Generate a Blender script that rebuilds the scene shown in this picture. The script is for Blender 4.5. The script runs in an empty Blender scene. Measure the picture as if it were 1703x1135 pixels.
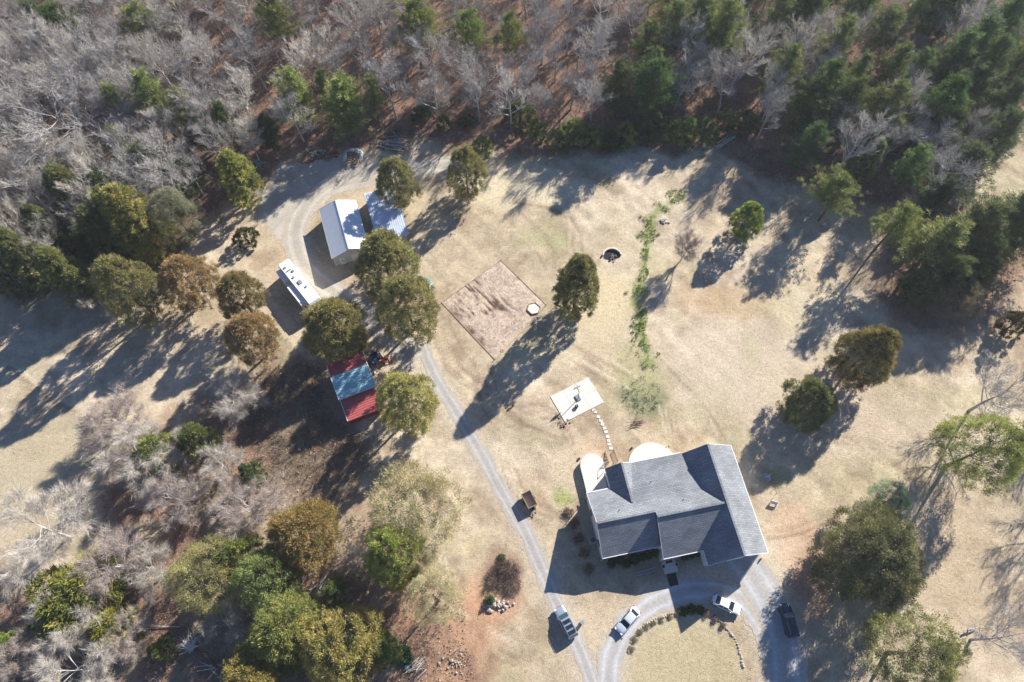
import bpy, bmesh, math, random
import numpy as np
from mathutils import Vector, Matrix
random.seed(7); rng = np.random.default_rng(7)
SC = bpy.context.scene
COL = SC.collection
# ------------------------------------------------------------------ camera, sky, sun, exposure
H = 118.0; FPX = 1140.0; IW = 1703; IH = 1135
TH = math.atan((1110-567.5)/FPX)
cam = bpy.data.cameras.new('camera'); camo = bpy.data.objects.new('camera', cam); COL.objects.link(camo)
cam.sensor_width = 36; cam.lens = 36*FPX/IW; cam.clip_end = 3000; cam.clip_start = 1
camo.location = (0, 0, H); camo.rotation_euler = (TH, 0, 0); SC.camera = camo
SUN_AZ = math.radians(49.5); SUN_EL = math.radians(29.8)
w = bpy.data.worlds.new('World'); SC.world = w; w.use_nodes = True
nt = w.node_tree; bg = nt.nodes['Background']; sky = nt.nodes.new('ShaderNodeTexSky'); sky.sky_type = 'NISHITA'
sky.sun_disc = False; sky.sun_elevation = SUN_EL; sky.sun_rotation = math.pi/2-SUN_AZ; sky.air_density = 1.0; sky.dust_density = 0.3; sky.ozone_density = 4.0
tn_ = nt.nodes.new('ShaderNodeMix'); tn_.data_type = 'RGBA'; tn_.blend_type = 'MULTIPLY'; tn_.inputs[0].default_value = 1; tn_.inputs[7].default_value = (.78, .97, 1.28, 1)
nt.links.new(sky.outputs[0], tn_.inputs[6]); nt.links.new(tn_.outputs[2], bg.inputs[0]); bg.inputs[1].default_value = 0.05
sl = bpy.data.lights.new('sun', 'SUN'); sl.energy = 5.0; sl.angle = math.radians(0.53); sl.color = (1.0, 0.945, 0.86)
so = bpy.data.objects.new('sun', sl); COL.objects.link(so)
sd = Vector((math.cos(SUN_EL)*math.cos(SUN_AZ), math.cos(SUN_EL)*math.sin(SUN_AZ), math.sin(SUN_EL)))
so.rotation_euler = (-sd).to_track_quat('-Z', 'Y').to_euler(); so.location = sd*200
SC.view_settings.view_transform = 'Standard'; SC.view_settings.look = 'None'; SC.view_settings.exposure = 1.06; SC.view_settings.gamma = 1
SC.render.engine = 'CYCLES'
try:
    SC.cycles.max_bounces = 5; SC.cycles.diffuse_bounces = 3
except Exception: pass

# ------------------------------------------------------------------ survey: a picture point of the aerial plan gives a map position
HAZE = 0.00018
ST, CT = math.sin(TH), math.cos(TH)
def G(px, py, z=0.0):
    u = px-851.5; v = 567.5-py
    dx, dy, dz = u, v*CT+FPX*ST, v*ST-FPX*CT
    t = (z-H)/dz
    return Vector((dx*t, dy*t, z))
def scale_at(p):            # metres per pixel of the survey at a place
    return ((p[1])*ST-(p[2]-H)*CT)/FPX
def PX(X, Y):               # map position -> survey pixel (z = 0)
    dep = Y*ST+H*CT
    return 851.5+FPX*X/dep, 567.5-FPX*(Y*CT-H*ST)/dep

# ------------------------------------------------------------------ noise
def vnoise(x, y, seed=0):
    r = np.random.default_rng(seed); T = r.random((256, 256))
    xi = np.floor(x).astype(int); yi = np.floor(y).astype(int); fx = x-xi; fy = y-yi
    fx = fx*fx*(3-2*fx); fy = fy*fy*(3-2*fy); a = lambda i, j: T[(xi+i) & 255, (yi+j) & 255]
    return (a(0,0)*(1-fx)+a(1,0)*fx)*(1-fy)+(a(0,1)*(1-fx)+a(1,1)*fx)*fy
def fbm(x, y, s, seed=0, o=4):
    v = 0; am = .5; t = 0
    for k in range(o):
        v = v+am*vnoise(x/s+13*k, y/s+7*k, seed+k); t += am; am *= .55; s *= .5
    return v/t
def inpoly(poly, x, y):
    r = np.zeros(np.shape(x), bool); n = len(poly)
    for i in range(n):
        x0, y0 = poly[i]; x1, y1 = poly[(i+1) % n]
        if y0 == y1: continue
        c = ((y0 > y) != (y1 > y)) & (x < (x1-x0)*(y-y0)/(y1-y0)+x0)
        r ^= c
    return r
def dpoly(line, x, y):
    d = np.full(np.shape(x), 1e9)
    for (ax, ay), (bx, by) in zip(line[:-1], line[1:]):
        vx, vy = bx-ax, by-ay; t = np.clip(((x-ax)*vx+(y-ay)*vy)/(vx*vx+vy*vy+1e-9), 0, 1)
        d = np.minimum(d, np.hypot(x-ax-t*vx, y-ay-t*vy))
    return d
def W2(pts): return [tuple(G(*p)[:2]) for p in pts]

# ------------------------------------------------------------------ materials
MATS = {}
def newmat(name):
    m = bpy.data.materials.new(name); m.use_nodes = True; MATS[name] = m
    return m, m.node_tree.nodes, m.node_tree.links, m.node_tree.nodes['Principled BSDF']
def N(nodes, t, **k):
    n = nodes.new(t)
    for a, b in k.items(): setattr(n, a, b)
    return n
def mat(name, col, rough=.8, metal=0, var=.25, scale=3, bump=0, spec=.3, col2=None, obj=True, stretch=None):
    m, nd, lk, b = newmat(name)
    b.inputs['Roughness'].default_value = rough; b.inputs['Metallic'].default_value = metal
    b.inputs['Specular IOR Level'].default_value = spec
    tc = N(nd, 'ShaderNodeTexCoord'); no = N(nd, 'ShaderNodeTexNoise'); no.inputs['Scale'].default_value = scale; no.inputs['Detail'].default_value = 8; no.inputs['Roughness'].default_value = .65
    mp = N(nd, 'ShaderNodeMapping'); lk.new(tc.outputs['Object'], mp.inputs[0]); lk.new(mp.outputs[0], no.inputs['Vector'])
    if stretch: mp.inputs['Scale'].default_value = stretch
    cr = N(nd, 'ShaderNodeValToRGB'); c2 = col2 or tuple(min(1, c*(1+var)) for c in col); c1 = tuple(c*(1-var) for c in col)
    cr.color_ramp.elements[0].position = .3; cr.color_ramp.elements[1].position = .7
    cr.color_ramp.elements[0].color = (*c1, 1); cr.color_ramp.elements[1].color = (*c2, 1)
    lk.new(no.outputs[0], cr.inputs[0]); lk.new(cr.outputs[0], b.inputs['Base Color'])
    if bump:
        bu = N(nd, 'ShaderNodeBump'); bu.inputs['Strength'].default_value = bump; bu.inputs['Distance'].default_value = .05
        lk.new(no.outputs[0], bu.inputs['Height']); lk.new(bu.outputs[0], b.inputs['Normal'])
    return m
def leafmat(name, rough=.75, trans=.25):
    m, nd, lk, b = newmat(name); b.inputs['Roughness'].default_value = rough; b.inputs['Specular IOR Level'].default_value = .12
    at = N(nd, 'ShaderNodeAttribute', attribute_name='Col'); oi = N(nd, 'ShaderNodeObjectInfo')
    mx = N(nd, 'ShaderNodeMix', data_type='RGBA', blend_type='MULTIPLY'); mx.inputs[0].default_value = 1
    lk.new(at.outputs['Color'], mx.inputs[6]); lk.new(oi.outputs['Color'], mx.inputs[7])
    lk.new(mx.outputs[2], b.inputs['Base Color'])
    if trans:
        tr = N(nd, 'ShaderNodeBsdfTranslucent'); ms = N(nd, 'ShaderNodeMixShader'); ms.inputs[0].default_value = trans
        lk.new(mx.outputs[2], tr.inputs[0]); out = nd['Material Output']
        lk.new(b.outputs[0], ms.inputs[1]); lk.new(tr.outputs[0], ms.inputs[2]); lk.new(ms.outputs[0], out.inputs[0])
    return m
def attrmat(name, rough=.95, nscale=(1.2, 6), amp=.35, bump=.4, stretch=(1,1,1), bd=.12):
    # painted ground colours x fine procedural grain
    m, nd, lk, b = newmat(name); b.inputs['Roughness'].default_value = rough; b.inputs['Specular IOR Level'].default_value = .08
    at = N(nd, 'ShaderNodeAttribute', attribute_name='Col'); tc = N(nd, 'ShaderNodeTexCoord'); mp = N(nd, 'ShaderNodeMapping')
    mp.inputs['Scale'].default_value = stretch; lk.new(tc.outputs['Object'], mp.inputs[0])
    n1 = N(nd, 'ShaderNodeTexNoise'); n1.inputs['Scale'].default_value = nscale[0]; n1.inputs['Detail'].default_value = 10; n1.inputs['Roughness'].default_value = .75
    n2 = N(nd, 'ShaderNodeTexNoise'); n2.inputs['Scale'].default_value = nscale[1]; n2.inputs['Detail'].default_value = 4; n2.inputs['Roughness'].default_value = .8
    lk.new(mp.outputs[0], n1.inputs['Vector']); lk.new(tc.outputs['Object'], n2.inputs['Vector'])
    mr = N(nd, 'ShaderNodeMapRange'); mr.inputs[1].default_value = .3; mr.inputs[2].default_value = .7; mr.inputs[3].default_value = 1-amp; mr.inputs[4].default_value = 1+amp
    lk.new(n1.outputs[0], mr.inputs[0])
    mr2 = N(nd, 'ShaderNodeMapRange'); mr2.inputs[1].default_value = .3; mr2.inputs[2].default_value = .7; mr2.inputs[3].default_value = 1-amp*1.2; mr2.inputs[4].default_value = 1+amp*1.2
    lk.new(n2.outputs[0], mr2.inputs[0])
    mu = N(nd, 'ShaderNodeMath', operation='MULTIPLY'); lk.new(mr.outputs[0], mu.inputs[0]); lk.new(mr2.outputs[0], mu.inputs[1])
    vm = N(nd, 'ShaderNodeVectorMath', operation='SCALE'); lk.new(at.outputs['Color'], vm.inputs[0]); lk.new(mu.outputs[0], vm.inputs['Scale'])
    lk.new(vm.outputs[0], b.inputs['Base Color'])
    bu = N(nd, 'ShaderNodeBump'); bu.inputs['Strength'].default_value = bump; bu.inputs['Distance'].default_value = bd
    ad = N(nd, 'ShaderNodeMath', operation='ADD'); lk.new(n1.outputs[0], ad.inputs[0]); lk.new(n2.outputs[0], ad.inputs[1])
    lk.new(ad.outputs[0], bu.inputs['Height']); lk.new(bu.outputs[0], b.inputs['Normal'])
    return m
mat('shingle', (.27,.285,.30), .9, var=.30, scale=7, bump=.5)
def shingle_detail():
    m = MATS['shingle']; nd = m.node_tree.nodes; lk = m.node_tree.links; b = nd['Principled BSDF']; src = b.inputs['Base Color'].links[0].from_socket
    tc = N(nd,'ShaderNodeTexCoord'); br = N(nd,'ShaderNodeTexBrick'); br.inputs['Scale'].default_value = 1; br.inputs['Brick Width'].default_value = .9; br.inputs['Row Height'].default_value = .28; br.inputs['Mortar Size'].default_value = .03
    br.inputs['Color1'].default_value = (1,1,1,1); br.inputs['Color2'].default_value = (.72,.74,.78,1); br.inputs['Mortar'].default_value = (.5,.5,.52,1); lk.new(tc.outputs['Object'], br.inputs['Vector'])
    n2 = N(nd,'ShaderNodeTexNoise'); n2.inputs['Scale'].default_value = .35; n2.inputs['Detail'].default_value = 6; lk.new(tc.outputs['Object'], n2.inputs['Vector'])
    mr = N(nd,'ShaderNodeMapRange'); mr.inputs[1].default_value = .35; mr.inputs[2].default_value = .7; mr.inputs[3].default_value = .82; mr.inputs[4].default_value = 1.15; lk.new(n2.outputs[0], mr.inputs[0])
    mx = N(nd,'ShaderNodeMix',data_type='RGBA',blend_type='MULTIPLY'); mx.inputs[0].default_value = 1; lk.new(src, mx.inputs[6]); lk.new(br.outputs[0], mx.inputs[7])
    vm = N(nd,'ShaderNodeVectorMath',operation='SCALE'); lk.new(mx.outputs[2], vm.inputs[0]); lk.new(mr.outputs[0], vm.inputs['Scale']); lk.new(vm.outputs[0], b.inputs['Base Color'])
shingle_detail()
mat('white_siding', (.72,.73,.74), .6, var=.04, scale=2)
mat('white_trim', (.78,.78,.78), .5, var=.03)
mat('white_metal_roof', (.74,.77,.80), .35, var=.04, scale=1, spec=.5)
mat('galv_roof', (.60,.66,.74), .4, metal=.1, var=.12, scale=1.2)
mat('grey_wall', (.55,.57,.60), .6, var=.06)
mat('red_metal', (.46,.115,.11), .45, var=.12, scale=1.5)
mat('blue_metal', (.30,.52,.56), .4, var=.08, scale=1.5)
mat('barn_red_wall', (.26,.035,.035), .6, var=.15)
mat('concrete_white', (.64,.605,.54), .85, var=.13, scale=.9, bump=.1)
mat('concrete', (.62,.58,.50), .9, var=.10, scale=1.5, bump=.1)
mat('wood_deck', (.40,.29,.19), .85, var=.2, scale=6)
mat('weathered_wood', (.42,.33,.25), .9, var=.25, scale=5)
mat('glass_dark', (.02,.028,.035), .08, spec=.8, var=.2)
mat('glass_teal', (.03,.075,.08), .08, spec=.8, var=.2)
mat('rubber', (.02,.02,.02), .8)
mat('chrome', (.5,.5,.5), .25, metal=.9, var=.05)
mat('paint_silver', (.42,.47,.55), .28, metal=.5, var=.03, spec=.6)
mat('paint_white', (.74,.77,.80), .3, var=.02, spec=.6)
mat('paint_palesilver', (.62,.67,.74), .28, metal=.2, var=.02, spec=.6)
mat('paint_navy', (.012,.02,.04), .22, var=.05, spec=.7)
mat('lamp_clear', (.7,.7,.7), .15, var=.02); mat('lamp_red', (.35,.02,.02), .25, var=.02)
mat('bark_grey', (.41,.385,.365), .95, var=.35, scale=3, bump=.3)
mat('bark_pale', (.60,.56,.51), .95, var=.25, scale=3)
mat('bark_pink', (.50,.445,.425), .95, var=.22, scale=3)
mat('bark_brown', (.12,.085,.065), .95, var=.4, scale=5, bump=.4)
mat('black_plastic', (.02,.02,.022), .5); mat('grey_plastic', (.25,.27,.30), .5); mat('red_paint', (.26,.03,.025), .4); mat('blue_paint', (.03,.09,.22), .4)
mat('tarp', (.48,.54,.62), .35, var=.45, scale=1.6, bump=.6, spec=.5)
mat('log', (.24,.18,.14), .9, var=.4, scale=4); mat('log_grey', (.33,.33,.34), .9, var=.45, scale=4)
mat('log_end', (.52,.38,.24), .9, var=.25, scale=5)
mat('stone', (.42,.37,.32), .9, var=.35, scale=2.5, bump=.5); mat('stone_grey', (.30,.31,.33), .9, var=.4, scale=2.5, bump=.5)
mat('ash', (.17,.155,.15), .95, var=.6, scale=6, bump=.6); mat('charred', (.025,.024,.026), .95, var=.5, scale=6, bump=.5)
mat('tent_green', (.13,.18,.14), .7, var=.15); mat('tent_grey', (.42,.50,.48), .6, var=.1)
mat('clear_board', (.55,.58,.60), .2, var=.05, spec=.6); mat('cyan_plastic', (.02,.45,.55), .4)
leafmat('evergreen_foliage'); leafmat('leaf_cover', trans=0); leafmat('twigs', rough=.95, trans=0)
attrmat('ground_cover', nscale=(1.6, 5.5), amp=.24, bump=.8)
attrmat('gravel', nscale=(2.2, 9), amp=.18, bump=.3, bd=.05)
attrmat('garden_soil', nscale=(1.5, 7), amp=.4, bump=.8)
def M(n): return MATS[n]

# ------------------------------------------------------------------ object helpers
def mk(name, verts, faces, m, parent=None, cols=None, smooth=False):
    me = bpy.data.meshes.new(name)
    if isinstance(verts, np.ndarray):
        nv = len(verts); me.vertices.add(nv); me.vertices.foreach_set('co', verts.astype(np.float32).ravel())
        k = faces.shape[1]; nf = len(faces)
        me.loops.add(nf*k); me.loops.foreach_set('vertex_index', faces.astype(np.int32).ravel())
        me.polygons.add(nf); me.polygons.foreach_set('loop_start', np.arange(0, nf*k, k, dtype=np.int32))
        me.update(calc_edges=True); me.validate()
    else:
        me.from_pydata([tuple(v) for v in verts], [], faces); me.update()
    if cols is not None:
        a = me.color_attributes.new('Col', 'FLOAT_COLOR', 'POINT')
        c = np.ones((len(me.vertices), 4), np.float32); c[:, :3] = cols; a.data.foreach_set('color', c.ravel())
    if smooth: me.polygons.foreach_set('use_smooth', [True]*len(me.polygons))
    me.materials.append(M(m) if isinstance(m, str) else m)
    o = bpy.data.objects.new(name, me); COL.objects.link(o)
    if parent is not None: o.parent = parent
    return o
def tag(o, label=None, cat=None, group=None, kind=None):
    if label: o['label'] = label
    if cat: o['category'] = cat
    if group: o['group'] = group
    if kind: o['kind'] = kind
    return o
def thing(name, label, cat, loc=(0,0,0), rz=0, group=None):
    o = bpy.data.objects.new(name, None); o.empty_display_size = .3; COL.objects.link(o)
    o.location = loc; o.rotation_euler = (0, 0, rz); return tag(o, label, cat, group)
def copy_tree(o, parent=None):
    c = o.copy(); COL.objects.link(c); c.parent = parent
    for ch in list(o.children): copy_tree(ch, c)
    return c
KIDS = {}
class MB:
    def __init__(s): s.v = []; s.f = []
    def add(s, v, f): n = len(s.v); s.v += [Vector(p) for p in v]; s.f += [tuple(i+n for i in q) for q in f]; return s
    def box(s, c, d, rz=0, tilt=None):
        x, y, z = d[0]/2, d[1]/2, d[2]/2; R = Matrix.Rotation(rz, 3, 'Z')
        if tilt is not None: R = R @ tilt
        v = [R @ Vector((a*x, b*y, e*z))+Vector(c) for a in (-1,1) for b in (-1,1) for e in (-1,1)]
        return s.add(v, [(0,1,3,2),(4,6,7,5),(0,4,5,1),(2,3,7,6),(0,2,6,4),(1,5,7,3)])
    def bar(s, a, b, wd, hd=None, up=(0,0,1)):
        a = Vector(a); b = Vector(b); hd = hd or wd; d = (b-a); L = d.length; d.normalize()
        u = Vector(up); sd_ = d.cross(u)
        if sd_.length < 1e-3: sd_ = d.cross(Vector((1,0,0)))
        sd_.normalize(); u = sd_.cross(d)
        v = [a+sd_*i*wd/2+u*j*hd/2 for i, j in ((-1,-1),(1,-1),(1,1),(-1,1))]+[b+sd_*i*wd/2+u*j*hd/2 for i, j in ((-1,-1),(1,-1),(1,1),(-1,1))]
        return s.add(v, [(0,3,2,1),(4,5,6,7),(0,1,5,4),(1,2,6,5),(2,3,7,6),(3,0,4,7)])
    def cyl(s, a, b, r0, r1=None, n=10, cap=True):
        a = Vector(a); b = Vector(b); r1 = r0 if r1 is None else r1; d = (b-a).normalized()
        u = d.orthogonal().normalized(); w_ = d.cross(u)
        v = [a+(u*math.cos(2*math.pi*i/n)+w_*math.sin(2*math.pi*i/n))*r0 for i in range(n)]+[b+(u*math.cos(2*math.pi*i/n)+w_*math.sin(2*math.pi*i/n))*r1 for i in range(n)]
        f = [(i, (i+1) % n, n+(i+1) % n, n+i) for i in range(n)]
        if cap: f += [tuple(range(n))[::-1], tuple(range(n, 2*n))]
        return s.add(v, f)
    def prism(s, pts, d):           # polygon extruded along d
        n = len(pts); d = Vector(d); v = [Vector(p) for p in pts]+[Vector(p)+d for p in pts]
        return s.add(v, [tuple(range(n))[::-1], tuple(range(n, 2*n))]+[(i, (i+1) % n, n+(i+1) % n, n+i) for i in range(n)])
    def loft(s, secs, cap=True):
        n = len(secs[0]); v = [p for q in secs for p in q]; f = []
        for k in range(len(secs)-1):
            f += [(k*n+i, k*n+(i+1) % n, (k+1)*n+(i+1) % n, (k+1)*n+i) for i in range(n)]
        if cap: f += [tuple(range(n))[::-1], tuple(range((len(secs)-1)*n, len(secs)*n))]
        return s.add(v, f)
    def rock(s, c, r, flat=.7, rnd=random):
        bm = bmesh.new(); bmesh.ops.create_icosphere(bm, subdivisions=1, radius=1)
        sx, sy = rnd.uniform(.75,1.25), rnd.uniform(.75,1.25)
        v = [Vector((p.co.x*r*sx*rnd.uniform(.8,1.2), p.co.y*r*sy*rnd.uniform(.8,1.2), p.co.z*r*flat*rnd.uniform(.8,1.2)))+Vector(c) for p in bm.verts]
        f = [tuple(q.index for q in fa.verts) for fa in bm.faces]; bm.free(); return s.add(v, f)
    def build(s, name, m, parent=None, smooth=False, bevel=0):
        o = mk(name, s.v, s.f, m, parent, smooth=smooth)
        bm = bmesh.new(); bm.from_mesh(o.data); bmesh.ops.recalc_face_normals(bm, faces=bm.faces)
        if bevel: bmesh.ops.bevel(bm, geom=list(bm.edges), offset=bevel, segments=1, affect='EDGES')
        bm.to_mesh(o.data); bm.free()
        return o

# ------------------------------------------------------------------ THE GROUND
CLEAR = W2([(-500,455),(-60,470),(60,500),(170,445),(290,440),(345,360),(420,292),(520,262),(700,240),(870,262),(1210,250),(1260,300),(1330,310),(1420,340),(1520,345),(1620,255),(1760,130),(2400,-60),(2400,1700),(-900,1700)])
RWOOD = W2([(1470,520),(1480,400),(1560,350),(1720,330),(1800,380),(1703,470),(1640,520),(1560,560)])
BLWOOD = W2([(440,610),(540,620),(560,700),(620,760),(560,850),(640,880),(650,960),(770,1000),(800,1200),(-300,1400),(-300,1010),(80,960),(180,890),(160,760),(250,740),(380,660)])
BARE = W2([(600,960),(690,950),(770,960),(850,1010),(830,1060),(780,1140),(700,1300),(560,1300),(640,1080)])
BRAMBLE = W2([(440,610),(530,600),(560,700),(640,730),(560,850),(470,800),(400,720)])
def soft(poly, X, Y, wd=2.0, n=7, seed=1, rag=2.5):
    jx = (fbm(X, Y, 6, seed)-.5)*2*rag; jy = (fbm(X, Y, 6, seed+9)-.5)*2*rag; r = np.random.default_rng(seed); a = 0
    for k in range(n):
        an = 2*math.pi*k/n; a = a+inpoly(poly, X+jx+wd*math.cos(an), Y+jy+wd*math.sin(an))
    return a/n
def blob(X, Y, px, py, rx, ry=None, seed=3, rag=.35, soft_=.5):
    c = G(px, py); s = scale_at(c); ry = ry or rx
    d = np.hypot((X-c.x)/(rx*s), (Y-c.y)/(ry*s)/1.05)+(fbm(X, Y, 3, seed)-.5)*2*rag
    return np.clip((1-d)/soft_+.5, 0, 1)
def lerp(a, b, t): return a*(1-t[..., None])+np.array(b)*t[..., None]
def paint(X, Y):
    n1 = fbm(X, Y, 22, 11); n2 = fbm(X, Y, 5, 21); n3 = fbm(X, Y, 1.6, 31); st = fbm(X*.5+Y*.45, (Y*.5-X*.45)*.12, 1.1, 41)
    base = np.zeros(X.shape+(3,))+np.array((.465,.378,.262))
    base = lerp(base, (.575,.485,.36), np.clip((n1-.45)*5, 0, 1)*.85)
    base = lerp(base, (.34,.25,.165), np.clip((n2-.5)*5, 0, 1)*.6)
    base = lerp(base, (.36,.33,.18), np.clip((fbm(X, Y, 9, 51)-.57)*7, 0, 1)*.4)
    base = base*(1+(n3-.5)*.6+(st-.5)*.55)[..., None]
    # named colour patches that the place itself has
    for px, py, rx, ry, c, a in [(860,310,110,45,(.66,.57,.40),.75),(820,250,40,20,(.60,.50,.34),.7),(1010,500,50,60,(.60,.50,.30),.7),(1000,560,80,40,(.55,.46,.31),.6),
            (1210,505,80,34,(.51,.33,.19),.4),(1330,480,70,90,(.58,.49,.33),.5),(1250,620,130,90,(.56,.47,.36),.6),(1420,700,150,60,(.54,.44,.34),.5),
            (1250,585,14,36,(.38,.37,.20),.3),(1300,790,22,14,(.32,.33,.14),.5),(937,826,19,16,(.33,.36,.14),.85),(1067,662,36,34,(.19,.21,.11),.7),(1060,610,40,40,(.40,.38,.19),.6),
            (60,760,110,70,(.44,.38,.25),.6),(20,830,110,60,(.46,.39,.27),.6),(230,560,60,40,(.38,.30,.2),.4),(1140,1110,92,80,(.43,.37,.22),.7),(1300,925,50,30,(.60,.52,.38),.6),(1330,900,40,60,(.60,.38,.25),.4),
            (905,400,50,18,(.38,.38,.2),.5),(985,745,40,16,(.46,.29,.19),.5),(1065,900,120,60,(.24,.20,.13),.5),(960,780,50,40,(.6,.5,.35),.5),
            (1350,975,34,50,(.36,.19,.12),.55),(825,1000,40,30,(.50,.30,.19),.7),(835,955,34,40,(.30,.2,.14),.8),(1600,960,90,130,(.47,.36,.24),.5),(640,330,80,40,(.56,.46,.32),.5),(1040,410,40,30,(.56,.48,.32),.4)]:
        base = lerp(base, c, blob(X, Y, px, py, rx, ry, seed=int(px) % 50)*a)
    # disturbed red soil, lower left
    m = soft(BARE, X, Y, 2.5, seed=5, rag=5); red = np.array((.42,.215,.12))*(.75+.6*n3)[..., None]+np.array((.05,.05,.04))
    base = base*(1-m[..., None]*.75)+red*m[..., None]*.75
    # woodland floors
    lit = np.array((.20,.125,.09))*(.55+.9*n3)[..., None]
    lit = lerp(lit, (.36,.23,.16), np.clip((n2-.5)*4, 0, 1)*.6); lit = lerp(lit, (.17,.12,.09), np.clip((.46-n2)*5, 0, 1)*.6)
    m = 1-soft(CLEAR, X, Y, 1.5, seed=2, rag=5); m = np.maximum(m, soft(RWOOD, X, Y, 2, seed=8, rag=4)*.85)
    m = np.maximum(m, soft(BLWOOD, X, Y, 3, seed=6, rag=7)*(.35+.65*np.clip((n2-.35)*4, 0, 1)))
    base = base*(1-m[..., None])+lit*m[..., None]
    m = soft(BRAMBLE, X, Y, 2.5, seed=12, rag=4)*.7; base = base*(1-m[..., None])+np.array((.15,.115,.075))*(.5+n3)[..., None]*m[..., None]
    # dusty shoulders of the drive
    for line, wd in DRIVES:
        d = dpoly(W2(line), X, Y)+(n3-.5)*2.2; t = np.clip((wd/2+1.6-d)/2.0, 0, 1)*.7; base = lerp(base, (.50,.43,.345), t)
    d = dpoly(W2([(1128,328),(1100,345),(1083,362),(1076,395),(1074,430),(1066,465),(1060,500),(1064,535),(1068,560),(1072,580),(1078,602)]), X, Y)+(n3-.5)*2; base = lerp(base, (.22,.27,.09), np.clip((1.3-d)/1.0, 0, 1)*.75)
    # tyre ruts
    for rt in RUTS:
        d = dpoly(W2(rt), X, Y)+(n3-.5)*.3; t = np.clip((.32-d)/.2, 0, 1)*.4*(n2 > .4); base = lerp(base, (.27,.19,.13), t)
    for k, rt in enumerate(FAINT):
        L_ = W2(rt); x0 = min(p[0] for p in L_)-2; x1 = max(p[0] for p in L_)+2; y0 = min(p[1] for p in L_)-2; y1 = max(p[1] for p in L_)+2
        sel = (X > x0) & (X < x1) & (Y > y0) & (Y < y1)
        if not sel.any(): continue
        d = dpoly(L_, X[sel], Y[sel])+(n3[sel]-.5)*.35; t = np.clip((.4-d)/.25, 0, 1)*(.26+.24*(k % 3 == 0))*(n2[sel] > .38); base[sel] = lerp(base[sel], (.24,.17,.115) if k % 4 else (.66,.58,.44), t)
    return np.clip(base, .01, .95)
DRIVES = [([(700,575),(722,625),(756,680),(795,745),(832,815),(868,875),(893,930),(925,1000),(955,1060),(985,1140),(1000,1240)], 2.7),
          ([(1010,1240),(1012,1130),(1022,1075),(1052,1030),(1100,998),(1150,982),(1205,985),(1250,1012),(1282,1065),(1292,1140),(1295,1240)], 3.9),
          ([(1150,985),(1195,962),(1240,945),(1258,965)], 5.6),
          ([(760,275),(690,278),(620,285),(560,300),(515,335),(492,385),(505,440),(545,478),(590,510),(640,550),(690,600)], 3.6)]
RUTS = [[(845,380),(880,400),(905,440)],[(860,365),(900,390),(930,430)],[(985,600),(1000,615),(1012,640)],[(975,590),(995,622)],[(880,350),(850,330),(800,330),(740,300)],[(700,990),(760,1000),(820,1040)],[(690,1020),(760,1030)],[(1090,700),(1060,706),(1030,712)],[(1075,690),(1040,700),(1028,705)],[(735,520),(770,580),(810,640)],[(1070,500),(1060,560),(1040,600)]]
_q = random.Random(19)
FAINT = []
for (x0,y0,x1,y1,bx,by,n_) in [(860,330,960,420,30,-20,7),(900,560,1040,640,20,10,7),(790,620,900,740,-20,20,6),(1030,600,1120,720,20,-10,5),(720,520,800,640,-14,20,6),(640,740,760,980,24,-20,7),(1100,600,1200,720,20,10,4),(900,700,960,760,10,-20,4),(1330,720,1560,860,30,-30,5),(700,980,860,1080,20,20,6),(1280,880,1400,840,0,10,2),(560,240,760,300,0,-20,4),(850,780,930,860,-12,10,5),(20,600,300,700,0,40,4)]:
    for k in range(n_):
        ox, oy = _q.gauss(0,14), _q.gauss(0,14); FAINT.append([(x0+ox+(x1-x0)*t+bx*math.sin(math.pi*t), y0+oy+(y1-y0)*t+by*math.sin(math.pi*t)) for t in (0,.25,.5,.75,1)])
def grid(xs, ys):
    X, Y = np.meshgrid(xs, ys); nx, ny = len(xs), len(ys); i = np.arange(nx-1)[None]+np.arange(ny-1)[:, None]*nx; i = i.ravel()
    return X, Y, np.stack([i, i+1, i+nx+1, i+nx], 1)
xs = np.concatenate([np.linspace(-900, -152, 30), np.arange(-150, 150.1, .4), np.linspace(152, 900, 30)])
ys = np.concatenate([np.linspace(-700, -27, 25), np.arange(-25, 185.1, .4), np.linspace(187, 1000, 30)])
X, Y, F = grid(xs, ys); C = paint(X, Y)
Z = -.03*np.clip(fbm(X, Y, 5, 77)-.2, 0, 1)
ground = mk('ground', np.stack([X.ravel(), Y.ravel(), Z.ravel()], 1), F, 'ground_cover', cols=C.reshape(-1, 3), smooth=True); tag(ground, kind='structure')

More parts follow.
